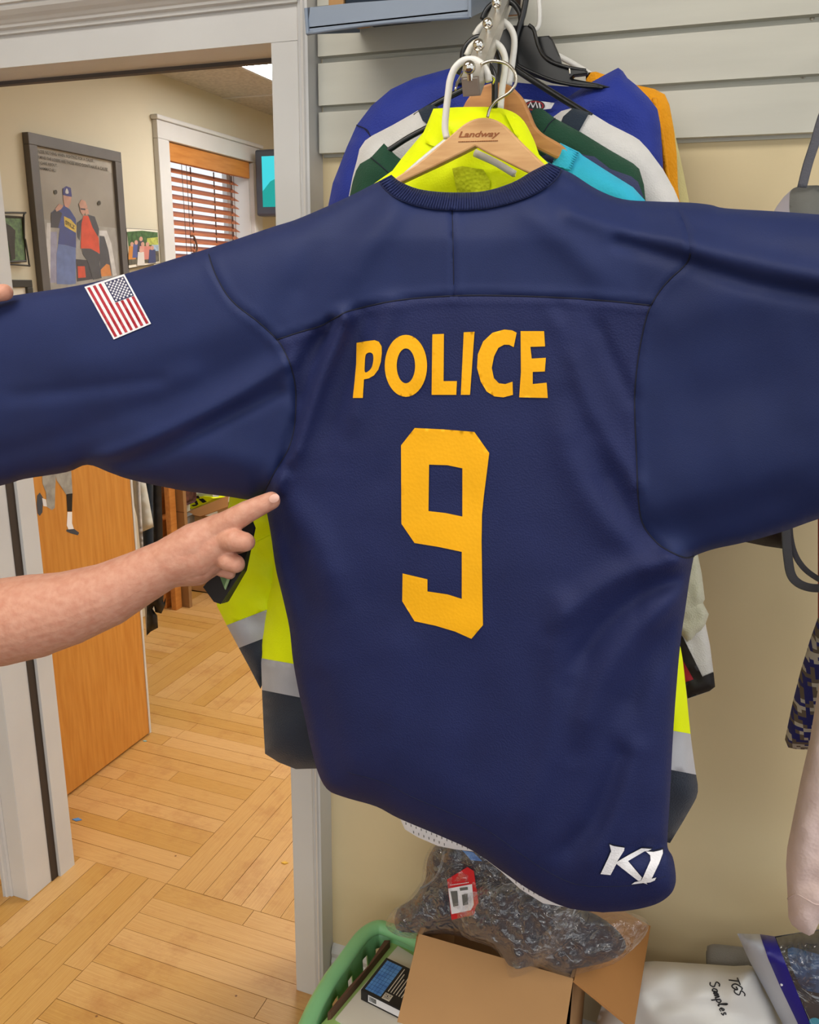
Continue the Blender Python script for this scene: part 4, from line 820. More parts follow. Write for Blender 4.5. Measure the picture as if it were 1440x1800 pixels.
t = thing('shirt', 'dark navy garment below the off white shirt by the half door', 'shirt'); garment(t, [(236, 700), (268, 700), (270, 960), (262, 1000), (252, 1000), (246, 940)], 2.66, .03, [('cloth', [[(236, 700), (268, 700), (270, 960), (262, 1000), (252, 1000), (246, 940)]], m_dnavy, 0)], wpx=12, step=6); railhook(t, 2.66, 252, 712)
S3 = [(232, 700), (243, 700), (246, 840), (252, 960), (258, 1060), (258, 1126), (250, 1000), (240, 900)]
t = thing('shirt', 'long pale shirt in a thin strip against the half door edge', 'shirt'); garment(t, S3, 2.55, .02, [('cloth', [S3], cloth('pale_cloth', (198, 196, 196)), 0)], wpx=6, step=5); railhook(t, 2.55, 238, 706)
S4 = [(262, 960), (287, 960), (288, 1040)]+TG((285, 1015), (305, 970), (300, 1030), (270, 1095), (225, 1085), (215, 1040), (205, 1060))+TG((240, 1110), (245, 1200), (190, 1230), (160, 1260), (150, 1100))+[(258, 1000)]
t = thing('jacket', 'black jacket with ragged lower edge hanging beyond the half door', 'jacket'); garment(t, S4, 2.75, .03, [('cloth', [S4], m_dark, 0)], wpx=10, step=6); garment(t, [(262, 720), (280, 720), (287, 965), (262, 965)], 2.75, .03, [('upper_cloth', [[(262, 720), (280, 720), (287, 965), (262, 965)]], m_dark, 0)], wpx=10, step=10); railhook(t, 2.75, 270, 728)
# shelf post, boxes
sh = thing('wooden_shelf', 'orange wooden shelf frame with a rung beside the cartons', 'shelf')
T7 = ztr(230, 830, 7.579); yS = 3.33
p0 = A(292, 860, yS)
mk('post', box(p0[0]-.014, p0[0]+.016, yS, yS+.05, 0, 1.25, .003), m_valance, sh); mk('post', box(max(p0[0]-.215, XL+.01), max(p0[0]-.185, XL+.04), yS, yS+.05, 0, 1.25, .003), m_valance, sh)
zr = A(280, 905, yS)[2]; mk('rung', tube([(max(p0[0]-.2, XL+.01), yS+.025, zr-.03), (p0[0], yS+.025, zr)], .016, 10), m_valance, sh, True); mk('rung', tube([(max(p0[0]-.2, XL+.01), yS+.025, .3), (p0[0], yS+.025, .3)], .016, 10), m_valance, sh, True)
mk('shelf_board', box(max(p0[0]-.215, XL+.01), p0[0]+.016, yS, yS+.3, A(270, 850, yS)[2]-.01, A(270, 850, yS)[2]+.012), m_valance, sh)
q = thing('patterned_cloth', 'dark red patterned cloth folded on the wooden shelf', 'cloth'); zt = A(270, 860, yS+.1)[2]
mk('fold', box(max(p0[0]-.18, XL+.045), p0[0]-.03, yS+.06, yS+.28, zr+.005, zt-.01, .02), mat('dark_red_pattern', (112, 66, 56), vscale=30, rgb2=(52, 34, 30)), q); mk('fold', box(max(p0[0]-.18, XL+.045), p0[0]-.03, yS+.06, yS+.28, .3, zr-.05, .03), m_gray, q)
c = thing('carton', 'tall flattened brown carton standing beside the wooden shelf post', 'box'); xa, xb = A(298, 860, 3.385)[0]+.012, A(321, 860, 3.385)[0]
mk('body', box(xa, xb, 3.385, 3.41, 0, A(300, 845, 3.385)[2]), mat('carton_brown', (150, 112, 70), rough=.85), c)
mk('tape', box(xa-.0005, xb+.0005, 3.3845, 3.386, A(300, 897, 3.385)[2]-.006, A(300, 897, 3.385)[2]), mat('carton_crease', (112, 80, 48)), c)
c2 = thing('carton', 'open brown carton with yellow safety vests in it', 'box'); y2 = 3.6
g0, g1 = A(322, 905, y2), A(425, 905, y2)
zb_ = A(330, 903, y2)[2]
mk('front_side', box(g0[0], g1[0], y2, y2+.006, .0, zb_), m_card, c2); mk('left_side', box(g0[0], g0[0]+.006, y2, y2+.3, .0, zb_+.02), m_card, c2); mk('right_side', box(g1[0]-.006, g1[0], y2, y2+.3, .0, zb_), m_card, c2); mk('back_side', box(g0[0], g1[0], y2+.294, y2+.3, .0, zb_), m_card, c2); mk('bottom', box(g0[0], g1[0], y2, y2+.3, .0, .006), m_card, c2)
fq = [A(*p, yy) for p, yy in (((325, 903), 3.59), ((352, 909), 3.52), ((400, 892), 3.52), ((402, 872), 3.59))]; fixn(mk('flap', prism(fq, (0, 0, .004)), m_cardin, c2))
mk('tape', box(g0[0]+.06, g0[0]+.12, y2-.001, y2, .2, zb_-.01), mat('clear_tape', (200, 168, 120), rough=.3), c2)
vs = thing('safety_vest', 'folded fluorescent vest with black print poking out of the carton', 'vest')
vq = T7((660, 470), (690, 490), (720, 410), (850, 340), (960, 320), (1060, 330), (1100, 350), (1020, 400), (780, 500), (660, 552))
V, Fs, _ = fill([vq], 4); P = Avec(V, np.full(len(V), 3.06)); fixn(mk('cloth', prism([A(x, y, 3.64) for x, y in vq], (0, .12, -.02)), m_hiv, vs))
for z2 in ([(700, 415), (730, 420), (800, 490), (775, 497)], [(750, 385), (800, 370), (805, 385), (760, 405)], [(840, 380), (870, 440), (900, 430), (880, 380)], [(850, 320), (900, 310), (920, 350), (880, 350)], [(900, 360), (960, 350), (1010, 395), (960, 410)], [(800, 440), (860, 430), (890, 445), (830, 455)]):
    fixn(mk('print_mark', prism([A(x, y, 3.638) for x, y in T7(*z2)], (0, .001, 0)), m_dark, vs))
fixn(mk('clear_wrapper', prism([A(x, y, 3.66) for x, y in T7((690, 340), (900, 280), (1090, 300), (1105, 350), (960, 322), (850, 342), (720, 412))], (0, .05, 0)), m_refl, vs))
# scraps on the floor
for (x, y, w_, m, lab) in ((136, 1441, .03, m_blue, 'small blue paper scrap on the floor by the half door'), (255, 1303, .016, mat('pale_scrap', (150, 190, 190)), 'tiny pale blue scrap at the far corner of the half door'), (501, 1517, .02, mat('brass_bit', (226, 180, 60), rough=.3), 'small brass coloured bit on the floor by the casing')):
    c = C(x, y, .0); o = fixn(mk('floor_scrap', prism([(c[0]-w_/2, c[1]-w_*.2, .0005), (c[0]+w_*.1, c[1]-w_*.3, .0005), (c[0]+w_/2, c[1]+w_*.1, .0005), (c[0]-w_*.1, c[1]+w_*.25, .0005)], (0, 0, .002)), m)); tag(o, lab, 'scrap')
# shelf tray on the slat wall, things on the cornice
tr = thing('slatwall_tray', 'blue grey metal tray shelf hooked high on the slat wall', 'tray shelf')
yt = 1.26; L0, L1_, R0 = A(536, 14, yt), A(540, 61, yt), A(826, 31, yt)
zb2, zt2 = (L1_[2]+R0[2])/2, L0[2]+.03; xl, xr = L1_[0], R0[0]
bow = smoothpath([(540, 60.5), (600, 51), (680, 41), (760, 35), (826, 31)], 4)
ring = [A(x, y, yt) for x, y in bow]+[np.array([xr, yt, A(826, -14, yt)[2]]), A(760, -8, yt), A(690, 0, yt), A(620, 5, yt), A(545, 13, yt)]
pxs = [proj(p) for p in ring]
fixn(mk('front_lip', prism(ring, (0, .003, 0)), m_tray, tr)); mk('lip_bead', tube([A(x, y-1.5, yt-.001) for x, y in bow], .0028, 8), m_tray, tr, True)
mk('end_bead', tube([A(826, 31, yt-.001), A(826, -14, yt-.001)], .003, 8), m_tray, tr); mk('end_bead', tube([A(541, 60, yt-.001), A(538, 15, yt-.001)], .003, 8), m_tray, tr)
zsh = A(700, 38, yt)[2]+.01
fixn(mk('side_plate', prism([(xr-.001, yt, A(826, -14, yt)[2]), (xr-.001, yt, R0[2]), (xr-.001, 1.452, R0[2]+.075), (xr-.001, 1.452, 2.2)], (.002, 0, 0)), m_tray, tr)); fixn(mk('side_plate', prism([(xl, yt, L0[2]), (xl, yt, L1_[2]), (xl, 1.452, L1_[2]+.05), (xl, 1.452, L0[2]+.06)], (.002, 0, 0)), m_tray, tr))
fixn(mk('tray_floor', prism([(xl, yt, L1_[2]+.008), (xr, yt, R0[2]+.008), (xr, 1.452, R0[2]+.07), (xl, 1.452, L1_[2]+.06)], (0, 0, .002)), m_tray, tr))
for nm_, lab_, px0, px1, m_ in (('small_carton', 'small tan carton on the left of the metal tray shelf', 576, 604, m_card), ('navy_bundle', 'dark navy folded bundle on the metal tray shelf', 606, 720, m_dnavy)):
    t = thing(nm_, lab_, 'box' if 'carton' in nm_ else 'cloth'); q0, q1 = A(px0, 8, 1.31), A(px1, 8, 1.31); mk('body', box(q0[0], q1[0], 1.31, 1.42, zsh+.03, q0[2]+.06, .004), m_, t); mk('top_fold', box(q0[0]+.004, q1[0]-.004, 1.313, 1.415, q0[2]+.06, q0[2]+.066, .002), m_, t)
bi = thing('picture_panel', 'reddish brown patterned panel standing on top of the door cornice', 'panel'); k = A(100, 0, 1.43)
mk('board', box(-1.60, k[0]+.02, 1.425, 1.445, 2.137, 2.4), m_brickp, bi)
for q in range(9): mk('pattern_block', box(-1.58+q*.055, -1.58+q*.055+.04, 1.4235, 1.426, 2.14+.02*(q % 2), 2.2), m_brown if q % 2 else mat('pattern_pink', (170, 110, 96)), bi)

# ================================================================== THINGS BY THE WALL ON THE FLOOR
ZT = .50
FL_, FR_ = C(735, 1647, ZT), C(1008, 1722, ZT); bx0, bx1, byf, byb = FL_[0], FR_[0], 1.18, 1.40
cb = thing('cardboard_box', 'brown cardboard box with open flaps full of bagged navy clothes', 'box')
th = .005
mk('front_side', box(bx0, bx1, byf, byf+th, 0, ZT), m_card, cb); mk('back_side', box(bx0, bx1, byb-th, byb, 0, ZT), m_card, cb); mk('left_side', box(bx0, bx0+th, byf, byb, 0, ZT), m_card, cb); mk('right_side', box(bx1-th, bx1, byf, byb, 0, ZT), m_card, cb); mk('bottom', box(bx0, bx1, byf, byb, 0, th), m_card, cb)
fb, fc = B(700, 1835, bx0+.001), B(985, 1850, bx1+.001)
fixn(mk('flap', prism([(bx0, byf, ZT), (bx1, byf, ZT), (bx1, (fb[1]+fc[1])/2, (fb[2]+fc[2])/2), (bx0, (fb[1]+fc[1])/2, (fb[2]+fc[2])/2)], (0, .003, .004)), m_card, cb))
rn = A(1112, 1812, byf); rf = C(1143, 1620, rn[2])
fixn(mk('flap', prism([(bx1, byf, ZT), (rn[0], byf, rn[2]), (rf[0], min(rf[1], 1.43), rf[2]), (bx1, byb, ZT)], (.002, 0, .004)), m_cardin, cb))
fixn(mk('flap', prism([(bx0, byb, ZT), (bx1, byb, ZT), (bx1, byb+.02, ZT+.1), (bx0, byb+.02, ZT+.1)], (0, .003, 0)), m_cardin, cb)); fixn(mk('flap', prism([(bx0, byf, ZT), (bx0, byb, ZT), (bx0-.015, byb, ZT-.12), (bx0-.015, byf, ZT-.12)], (-.003, 0, 0)), m_cardin, cb))
# bagged clothes: lumps of navy cloth, each in its own clear bag
def lump(ring, yy, thk, m, nm, par, step=8, amp=.012, s=.03, seed=0., w=40):
    ring = [tuple(p) for p in smoothpath(ring, 3, True)]
    nf = lambda V: amp*nz2(V, s, seed)+amp*.6*np.abs(nz2(V, s*2.3, seed+5))
    V1, F1, _ = fill([ring], step); b1 = bulge(V1, ring, w); P1 = Avec(V1, yy-thk*b1-nf(V1)*b1)
    V2, F2, _ = fill([ring], step*1.5); b2 = bulge(V2, ring, w); P2 = Avec(V2, yy+thk*.7*b2)
    return mk(nm, join((P1, F1), (P2, F2)), m, par, True)
def bagged(label, cl_ring, film_ring, yy, thk, seed, w=40):
    t = thing('bagged_garment', label, 'bagged garment', 'bagged clothes in the cardboard box')
    lump(cl_ring, yy, thk, m_bagnavy, 'folded_cloth', t, seed=seed, w=w); lump(film_ring, yy-.018, thk+.006, m_film, 'clear_bag', t, step=5, amp=.014, s=.06, seed=seed+3, w=w)
    return t
b1 = bagged('folded navy garment in clear plastic with a red label, leftmost in the box', [(775, 1480), (752, 1510), (748, 1545), (725, 1580), (699, 1598), (697, 1634), (740, 1639), (800, 1632), (840, 1650), (900, 1640), (930, 1580), (900, 1510), (840, 1475)], [(770, 1476), (746, 1512), (740, 1550), (712, 1585), (690, 1600), (678, 1628), (700, 1645), (735, 1650), (780, 1642), (830, 1650), (905, 1648), (938, 1580), (905, 1500), (840, 1470)], 1.235, .05, 1.)
lbq = [(786, 1546), (822, 1524), (833, 1531), (843, 1598), (842, 1606), (794, 1617)]
yl = 1.158
o = panel('red_label', [lbq], lambda V: np.full(len(V), yl), m_label, b1, 6); panel('barcode_ticket', [[(788, 1562), (830, 1554), (833, 1590), (828, 1600), (794, 1607)]], lambda V: np.full(len(V), yl-.001), m_white, o, 6)
for q_ in ([(792, 1567), (804, 1566), (806, 1592), (797, 1594)], [(812, 1573), (822, 1571), (823, 1590), (814, 1592)], [(808, 1561), (822, 1559), (823, 1564), (809, 1566)]): panel('barcode', [q_], lambda V: np.full(len(V), yl-.0018), m_bagg, o, 6)
mk('label_print', join(*[tube([A(792+3*k, 1556-.45*k, yl-.0015), A(794+3*k, 1555.6-.45*k, yl-.0015)], .0007, 4) for k in range(11)]), m_white, o)
zp = smoothpath([(740, 1561), (755, 1552), (768, 1538), (776, 1520), (781, 1496)], 4); mk('zip_edge', tube([A(x, y, 1.17) for x, y in zp], .004, 8, .4), m_gray, b1, True)
panel('size_sticker', [[(813, 1495), (832, 1498), (848, 1514), (828, 1512)]], lambda V: np.full(len(V), 1.165), m_blue, b1, 6)
bagged('dark folded garment in crinkled plastic in the middle of the box', [(850, 1560), (920, 1555), (980, 1575), (1010, 1600), (990, 1660), (940, 1700), (895, 1705), (870, 1660), (820, 1640), (815, 1600)], [(840, 1555), (920, 1548), (985, 1568), (1025, 1600), (1000, 1668), (940, 1705), (896, 1722), (886, 1690), (862, 1664), (812, 1645), (806, 1600)], 1.20, .05, 7., 40)
bagged('navy garment in clear plastic spilling over the right flap of the box', [(960, 1590), (1030, 1600), (1080, 1630), (1101, 1665), (1070, 1690), (1010, 1705), (1000, 1722), (960, 1700), (930, 1680), (940, 1630)], [(960, 1585), (1040, 1595), (1100, 1602), (1134, 1615), (1139, 1636), (1118, 1664), (1078, 1695), (1020, 1712), (1005, 1722), (950, 1704), (925, 1680), (935, 1625)], 1.215, .045, 13., 36)
# mint basket
bs = thing('plastic_basket', 'mint green plastic laundry basket with a thick rim by the wall', 'basket')
zR = .30
T5b = ztr(540, 1600, 6.545)
rim = smoothpath([C(x, y, zR+.0) for x, y in T5b((-60, 1450), (0, 1309), (80, 1130), (160, 980), (280, 780), (400, 620), (500, 480), (620, 320), (720, 235), (830, 195), (950, 228), (1100, 285), (1280, 365), (1500, 470))], 5)
rr = [.0155]*len(rim); mk('rim', tube(rim, rr, 14, .8), m_mint, bs, True)
cen = C(735, 1790, .05)
def inset(p, k, z_): q = np.array(p)+(np.array([cen[0], cen[1], 0])-np.array([p[0], p[1], 0]))*k; q[2] = z_; return q
n = len(rim); V = []; Fs = []
levels = ((.02, zR-.005), (.03, zR-.05), (.05, .2), (.08, .1), (.1, .012))
for k_, z_ in levels: V += [inset(p, k_, z_) for p in rim]
for a in range(len(levels)-1):
    for i in range(n-1):
        if a in (1, 2) and 12 < i < n-14 and (i % 8) in (2, 3, 4): continue        # slots in the side
        Fs.append((a*n+i, a*n+i+1, (a+1)*n+i+1, (a+1)*n+i))
o = mk('side_wall', (V, Fs), m_mint, bs, True); md = o.modifiers.new('s', 'SOLIDIFY'); md.thickness = .004
fixn(mk('base', prism([inset(p, .1, .012) for p in rim[::4]], (0, 0, .004)), m_mint, bs))
bnd = thing('binder', 'dark brown binder standing along the side of the mint basket', 'binder')
def cprism(nm, pts, zz, dz, m, par): return fixn(mk(nm, prism([C(x, y, zz) for x, y in pts], (0, 0, -dz)), m, par))
cprism('cover', T5b((235, 1180), (470, 890), (700, 640), (890, 345), (955, 345), (590, 795), (275, 1170)), .29, .27, m_brown, bnd)
fo = tag(cprism('folder_pile', T5b((160, 1309), (280, 1180), (600, 800), (985, 345), (1260, 500), (1400, 580), (1200, 1500), (100, 1500)), .272, .255, m_lime, None), 'pile of light green folders in the mint basket', 'folders')
pa = tag(cprism('paper_sheet', T5b((325, 1250), (550, 980), (1045, 410), (1240, 530), (1500, 700), (1300, 1600), (700, 1500)), .2755, .003, m_paper, None), 'white paper sheet on top of the green folder', 'paper')
vh = thing('video_tape', 'black VHS tape sleeve with a blue picture lying on the paper', 'video tape')
zv = .2995
a_, b_ = C(*T5b((620, 915))[0], zv), C(*T5b((912, 545))[0], zv); ab = b_-a_; pp_ = np.array([-ab[1], ab[0], 0]); d_ = C(*T5b((1090, 1240))[0], zv)-a_
pp_ = pp_ if pp_@d_ > 0 else -pp_; pp_ = pp_/np.linalg.norm(pp_)*.187
fixn(mk('sleeve', prism([a_, b_, b_+pp_, a_+pp_], (0, 0, -.0235)), m_dark, vh))
def vuv(u, v, h_=.0005): return a_+ab*u+pp_*v+np.array([0, 0, h_])
def vquad(nm, u0, u1, v0, v1, m, h_=.0005, par=vh): return fixn(mk(nm, prism([vuv(u0, v0, h_), vuv(u1, v0, h_), vuv(u1, v1, h_), vuv(u0, v1, h_)], (0, 0, -.0004)), m, par))
pc = vquad('picture', .06, .94, .03, .22, m_blue)
for k in range(4): vquad('picture_line', .06, .94, .06+.036*k, .063+.036*k, mat('line_blue', (40, 80, 150)), .0008, pc)
for k in range(8): vquad('picture_line', .12+.1*k, .126+.1*k, .03, .22, MATS['line_blue'], .0008, pc)
for k in range(11): vquad('small_print', .25, .92-.12*(k % 3), .25+.032*k, .259+.032*k, m_paper, .0007)
lg = vquad('logo_plate', .04, .2, .24, .33, m_paper, .0008); P, f = textmesh('VHS'); mk('logo_text', ([vuv(.06+.12*x, .32-.07*y, .0014) for x, y in P], f), m_dark, lg)
sd = -ab/np.linalg.norm(ab)*.0006
def sside(nm, v0, v1, h0, h1, m): fixn(mk(nm, prism([a_+pp_*v0+sd+np.array([0, 0, -h0]), a_+pp_*v1+sd+np.array([0, 0, -h0]), a_+pp_*v1+sd+np.array([0, 0, -h1]), a_+pp_*v0+sd+np.array([0, 0, -h1])], sd*.3), m, vh))
sside('spine_label', .09, .97, .003, .019, m_white); sside('spine_barcode', .1, .19, .005, .016, m_bagg)
# white sack with handwriting
sk = thing('white_sack', 'white plastic sack marked TGS Samples beside the cardboard box', 'sack')
WS = [(1075, 1720), (1100, 1700), (1137, 1690), (1180, 1691), (1232, 1694), (1290, 1698), (1326, 1700), (1345, 1740), (1366, 1780), (1392, 1860), (1360, 1960), (1080, 1960), (1040, 1850)]
ring = [tuple(p) for p in smoothpath(WS, 3, True)]
ysk = lambda V: 1.36-.11*bulge(V, ring, 150)-.008*nz2(V, .02, 4.)-.006*np.abs(nz2(V, .012, 8.))+.006*np.exp(-(segdist(V, [(1160, 1760), (1250, 1770), (1330, 1800)], False)/14)**2)
V1, F1, _ = fill([ring], 9); P1 = Avec(V1, ysk(V1)); V2, F2, _ = fill([ring], 18); P2 = Avec(V2, 1.36+.05*bulge(V2, ring, 80)); mk('sack_body', join((P1, F1), (P2, F2)), m_sack, sk, True)
T8 = ztr(1000, 1350, 3.273)
GL = dict(T=([(0, 1), (.7, .97)], [(.35, 1), (.33, 0)]), G=([(.6, .85), (.35, 1), (.02, .5), (.3, 0), (.6, .2), (.6, .45), (.32, .42)],), S=([(.55, .88), (.3, 1), (.05, .75), (.5, .35), (.3, 0), (0, .12)],), a=([(.4, .45), (.15, .5), (0, .2), (.2, 0), (.4, .42), (.4, .1), (.55, .05)],), m=([(0, .45), (.05, 0), (.1, .38), (.22, .45), (.26, 0), (.32, .38), (.44, .45), (.5, .02), (.58, .1)],), p=([(0, .48), (-.02, -.5), (.03, .35), (.2, .48), (.35, .25), (.18, .02), (.02, .12)],), l=([(0, .1), (.18, .85), (.08, 1), (.03, .3), (.14, 0), (.24, .1)],), e=([(0, .2), (.28, .28), (.18, .48), (0, .25), (.12, 0), (.34, .08)],), s=([(.3, .42), (.1, .48), (.08, .3), (.28, .15), (.05, 0)],))
def scrawl(txt, org, dr_, up_, hgt, adv):
    x = 0.
    for c_ in txt:
        for stx in GL[c_]:
            pv = np.array([np.array(org)+np.array(dr_)*(x+a)*hgt+np.array(up_)*b2*hgt for a, b2 in smoothpath(stx, 4)]); mk('pen_stroke', tube(Avec(pv, ysk(pv)-.0006), .0011, 5), m_ink, sk, True)
        x += adv*(1.2 if c_ in 'TGSm' else .8)
scrawl('TGS', (1279, 1717), (.42, .9), (.92, .1), 19, .55); scrawl('Samples', (1247, 1727), (.36, .93), (.95, -.12), 17, .6)
# grey roll
gr_ = thing('cloth_roll', 'grey rolled fleece lying behind the white sack', 'roll')
e0, e1 = A(1245, 1690, 1.41), A(1345, 1702, 1.41); pth = [e0+(e1-e0)*t for t in np.linspace(0, 1, 12)]; mk('roll', tube(pth, [.026, .030]+[.031]*8+[.03, .026], 18), m_gray, gr_, True)
mk('roll_end', tube([e0+(e0-e1)*.02+np.array([0, .0, .0]), e0+(e1-e0)*.02], .018, 14), m_bagg, gr_, True)
# poly bag with blue strip
pb = thing('poly_bag', 'clear poly bag with blue band and dark blue contents in the corner', 'bag')
PB = [(1296, 1641), (1336, 1642), (1362, 1646), (1400, 1640), (1450, 1632), (1560, 1640), (1560, 1960), (1440, 1960), (1403, 1860), (1376, 1800), (1345, 1740), (1318, 1690)]
ypb = lambda V: 1.33-.07*bulge(V, PB, 120)-.006*nz2(V, .02, 6.)
panel('grey_edge', [[(1296, 1641), (1336, 1642), (1350, 1684), (1372, 1735), (1403, 1800), (1430, 1860), (1465, 1960), (1440, 1960), (1403, 1860), (1376, 1800), (1345, 1740), (1318, 1690)]], lambda V: ypb(V)-.002, m_polyg, pb, 8)
panel('blue_band', [[(1336, 1642), (1362, 1646), (1380, 1690), (1402, 1745), (1424, 1800), (1475, 1960), (1465, 1960), (1430, 1860), (1403, 1800), (1372, 1735), (1350, 1684)]], lambda V: ypb(V)-.003, m_polyb, pb, 8)
CON = [(1364, 1648), (1400, 1641), (1450, 1633), (1560, 1640), (1560, 1960), (1478, 1960), (1426, 1800), (1402, 1745), (1380, 1690)]
panel('dark_contents', [CON], lambda V: ypb(V)+.01, mat('dark_contents', (40, 40, 48), vscale=12, rgb2=(28, 30, 38)), pb, 10)
panel('blue_contents', [[tuple(p) for p in smoothpath([(1385, 1668), (1420, 1672), (1460, 1690), (1470, 1740), (1420, 1742), (1398, 1715)], 3, True)]], lambda V: ypb(V)+.004-.006*nz2(V, .08, 2.), mat('blue_fleece', (40, 84, 132), vscale=90, rgb2=(24, 48, 84), bump=.8, bscale=200), pb, 8)
panel('film', [CON], lambda V: ypb(V)-.004-.003*nz2(V, .04, 3.), m_film, pb, 10)
panel('far_film', [PB], lambda V: 1.33+.06*bulge(V, PB, 120), m_polyg, pb, 18)
panel('teal_patch', [ell(1432, 1796, 10, 7, 14)], lambda V: ypb(V)+.002, m_cyan, pb, 6)
pv = np.array([(1374, 1731), (1376, 1732)], float); mk('rivet', sphere(Avec(pv, ypb(pv)-.004)[0], .0022, 10), m_white, pb, True)
# things at the right edge
bp = thing('backpack', 'grey and pale drawstring backpack hanging behind the right sleeve', 'backpack')
BPo = [(1357, 378), (1366, 362), (1378, 346), (1392, 333), (1420, 327), (1460, 338), (1490, 420), (1470, 600), (1420, 800), (1393, 925), (1386, 966), (1345, 960), (1311, 953), (1302, 900), (1306, 600), (1335, 430)]
nrb = garment(bp, BPo, 1.33, .06, [('dark_body', [clipy(BPo, (430, 0), None)], m_bagd, 0), ('pale_shoulder', [clipy(BPo, None, (430, 0))], m_bagl, 0)], wpx=60, step=10, wav=.003)
panel('grey_pocket', [[tuple(p) for p in smoothpath([(1390, 336), (1400, 329), (1425, 326), (1460, 336), (1490, 420), (1480, 460), (1400, 440), (1389, 380), (1388, 350)], 3, True)]], lambda V: nrb(V)-.006, m_bagg, bp, 8)
def strap(nm, pts, yy, wd_): P = smoothpath(pts, 5); mk(nm, tube([A(x, y, yy) for x, y in P], wd_, 8, .18, upv=(0, 1, 0)), m_strap, bp, True)
strap('top_strap', [(1410, 330), (1420, 290), (1433, 250), (1452, 190), (1500, 80), (1560, -40)], 1.29, .006)
strap('lower_strap', [(1383, 900), (1383, 950), (1386, 985), (1391, 1010), (1402, 1024), (1420, 1032), (1442, 1034), (1480, 1030), (1510, 980)], 1.24, .0062); strap('lower_strap', [(1387, 900), (1390, 945), (1398, 975), (1412, 997), (1430, 1012), (1450, 1022), (1490, 1030)], 1.25, .0040)
pg = thing('wall_hook', 'metal hook on the slat wall holding the backpack strap', 'hook'); hc = A(1560, -36, 1.29); mk('hook_bar', tube([(hc[0]-.002, 1.456, hc[2]-.012), (hc[0]-.002, 1.27, hc[2]-.012), (hc[0]-.002, 1.262, hc[2]+.006)], .004, 8), m_chrome, pg); mk('hook_plate', box(hc[0]-.03, hc[0]+.03, 1.448, 1.456, hc[2]-.045, hc[2]+.02, .003), m_chrome, pg)
cm = thing('camo_shirt', 'blue digital camouflage sleeve with a red shoulder at the right edge', 'shirt', 'clothes hung at the right edge')
CM = [(1437, 700), (1560, 690), (1560, 1300), (1500, 1330), (1424, 1318), (1400, 1317), (1386, 1314), (1380, 1300), (1394, 1233), (1408, 1178), (1425, 1122), (1438, 1086), (1438, 900)]
garment(cm, CM, 1.28, .035, [('camo_sleeve', [clipy(CM, (1086, 0), None)], m_camo, 0), ('red_shoulder', [clipy(CM, None, (1086, 0))], m_red, 0)], wpx=40, step=9, wav=.006)
pk = thing('sweatshirt', 'pale pink sweatshirt sleeve hanging at the lower right edge', 'sweatshirt', 'clothes hung at the right edge')
PK = [(1455, 700), (1560, 690), (1560, 1560), (1480, 1600), (1440, 1622), (1431, 1641), (1423, 1645), (1406, 1637), (1392, 1625), (1386, 1612), (1384, 1560), (1382, 1520), (1384, 1490), (1394, 1440), (1408, 1370), (1424, 1300), (1440, 1200)]
nrp = garment(pk, PK, 1.19, .04, [('sleeve', [PK], m_pink, 0)], wpx=40, step=9, wav=.008, ws=.03, seed=3.)
pv = np.array(smoothpath([(1385, 1580), (1400, 1572), (1420, 1582), (1440, 1590), (1470, 1575)], 4)); mk('cuff_seam', tube(Avec(pv, nrp(pv)+.0002), .0012, 6), m_pink, pk, True)
gh = thing('garment_rail', 'chrome rail off the right edge carrying the camo shirt and sweatshirt', 'rail')
zz = A(1500, 695, 1.24)[2]+.01; xx = A(1500, 695, 1.24)[0]
mk('rail_bar', tube([(xx, 1.456, zz), (xx, 1.05, zz)], .008, 10), m_chrome, gh, True); mk('rail_plate', box(xx-.03, xx+.03, 1.462, 1.4745, zz-.03, zz+.03, .003), m_chrome, gh)

# ================================================================== PEOPLE: the pointing arm and the hand at the sleeve
def capsule(p, q, r1, r2, n=28):
    P = [np.array(p)+(np.array(q)-np.array(p))*t for t in np.linspace(0, 1, 6)]; return join(tube(P, list(np.linspace(r1, r2, 6)), n), sphere(p, r1, n), sphere(q, r2, n))
def flesh(name, chains, m, parent, vox=.0022, sm_=6):
    parts = []
    for chn in chains:
        for (p, r1), (q, r2) in zip(chn[:-1], chn[1:]): parts.append(capsule(p, q, r1, r2))
    o = mk(name, join(*parts), m, parent, True)
    md = o.modifiers.new('remesh', 'REMESH'); md.mode = 'VOXEL'; md.voxel_size = vox; md.use_smooth_shade = True
    md = o.modifiers.new('smooth', 'SMOOTH'); md.iterations = sm_; md.factor = .5
    return o
def hp(px, py, yy, rpx):
    p = A(px, py, yy); return (p, rpx*np.linalg.norm(MC.T[2] @ (p-CAMP))/F)
per = thing('person', 'bare forearm and hand pointing an index finger at the armpit of the jersey', 'person')
arm = [hp(-220, 1105, .70, 88), hp(-100, 1100, .72, 84), hp(0, 1094, .745, 77), hp(60, 1083, .755, 74), hp(117, 1070, .765, 66), hp(187, 1046, .78, 57), hp(249, 1014, .795, 48), hp(295, 990, .805, 43), hp(330, 978, .81, 40)]
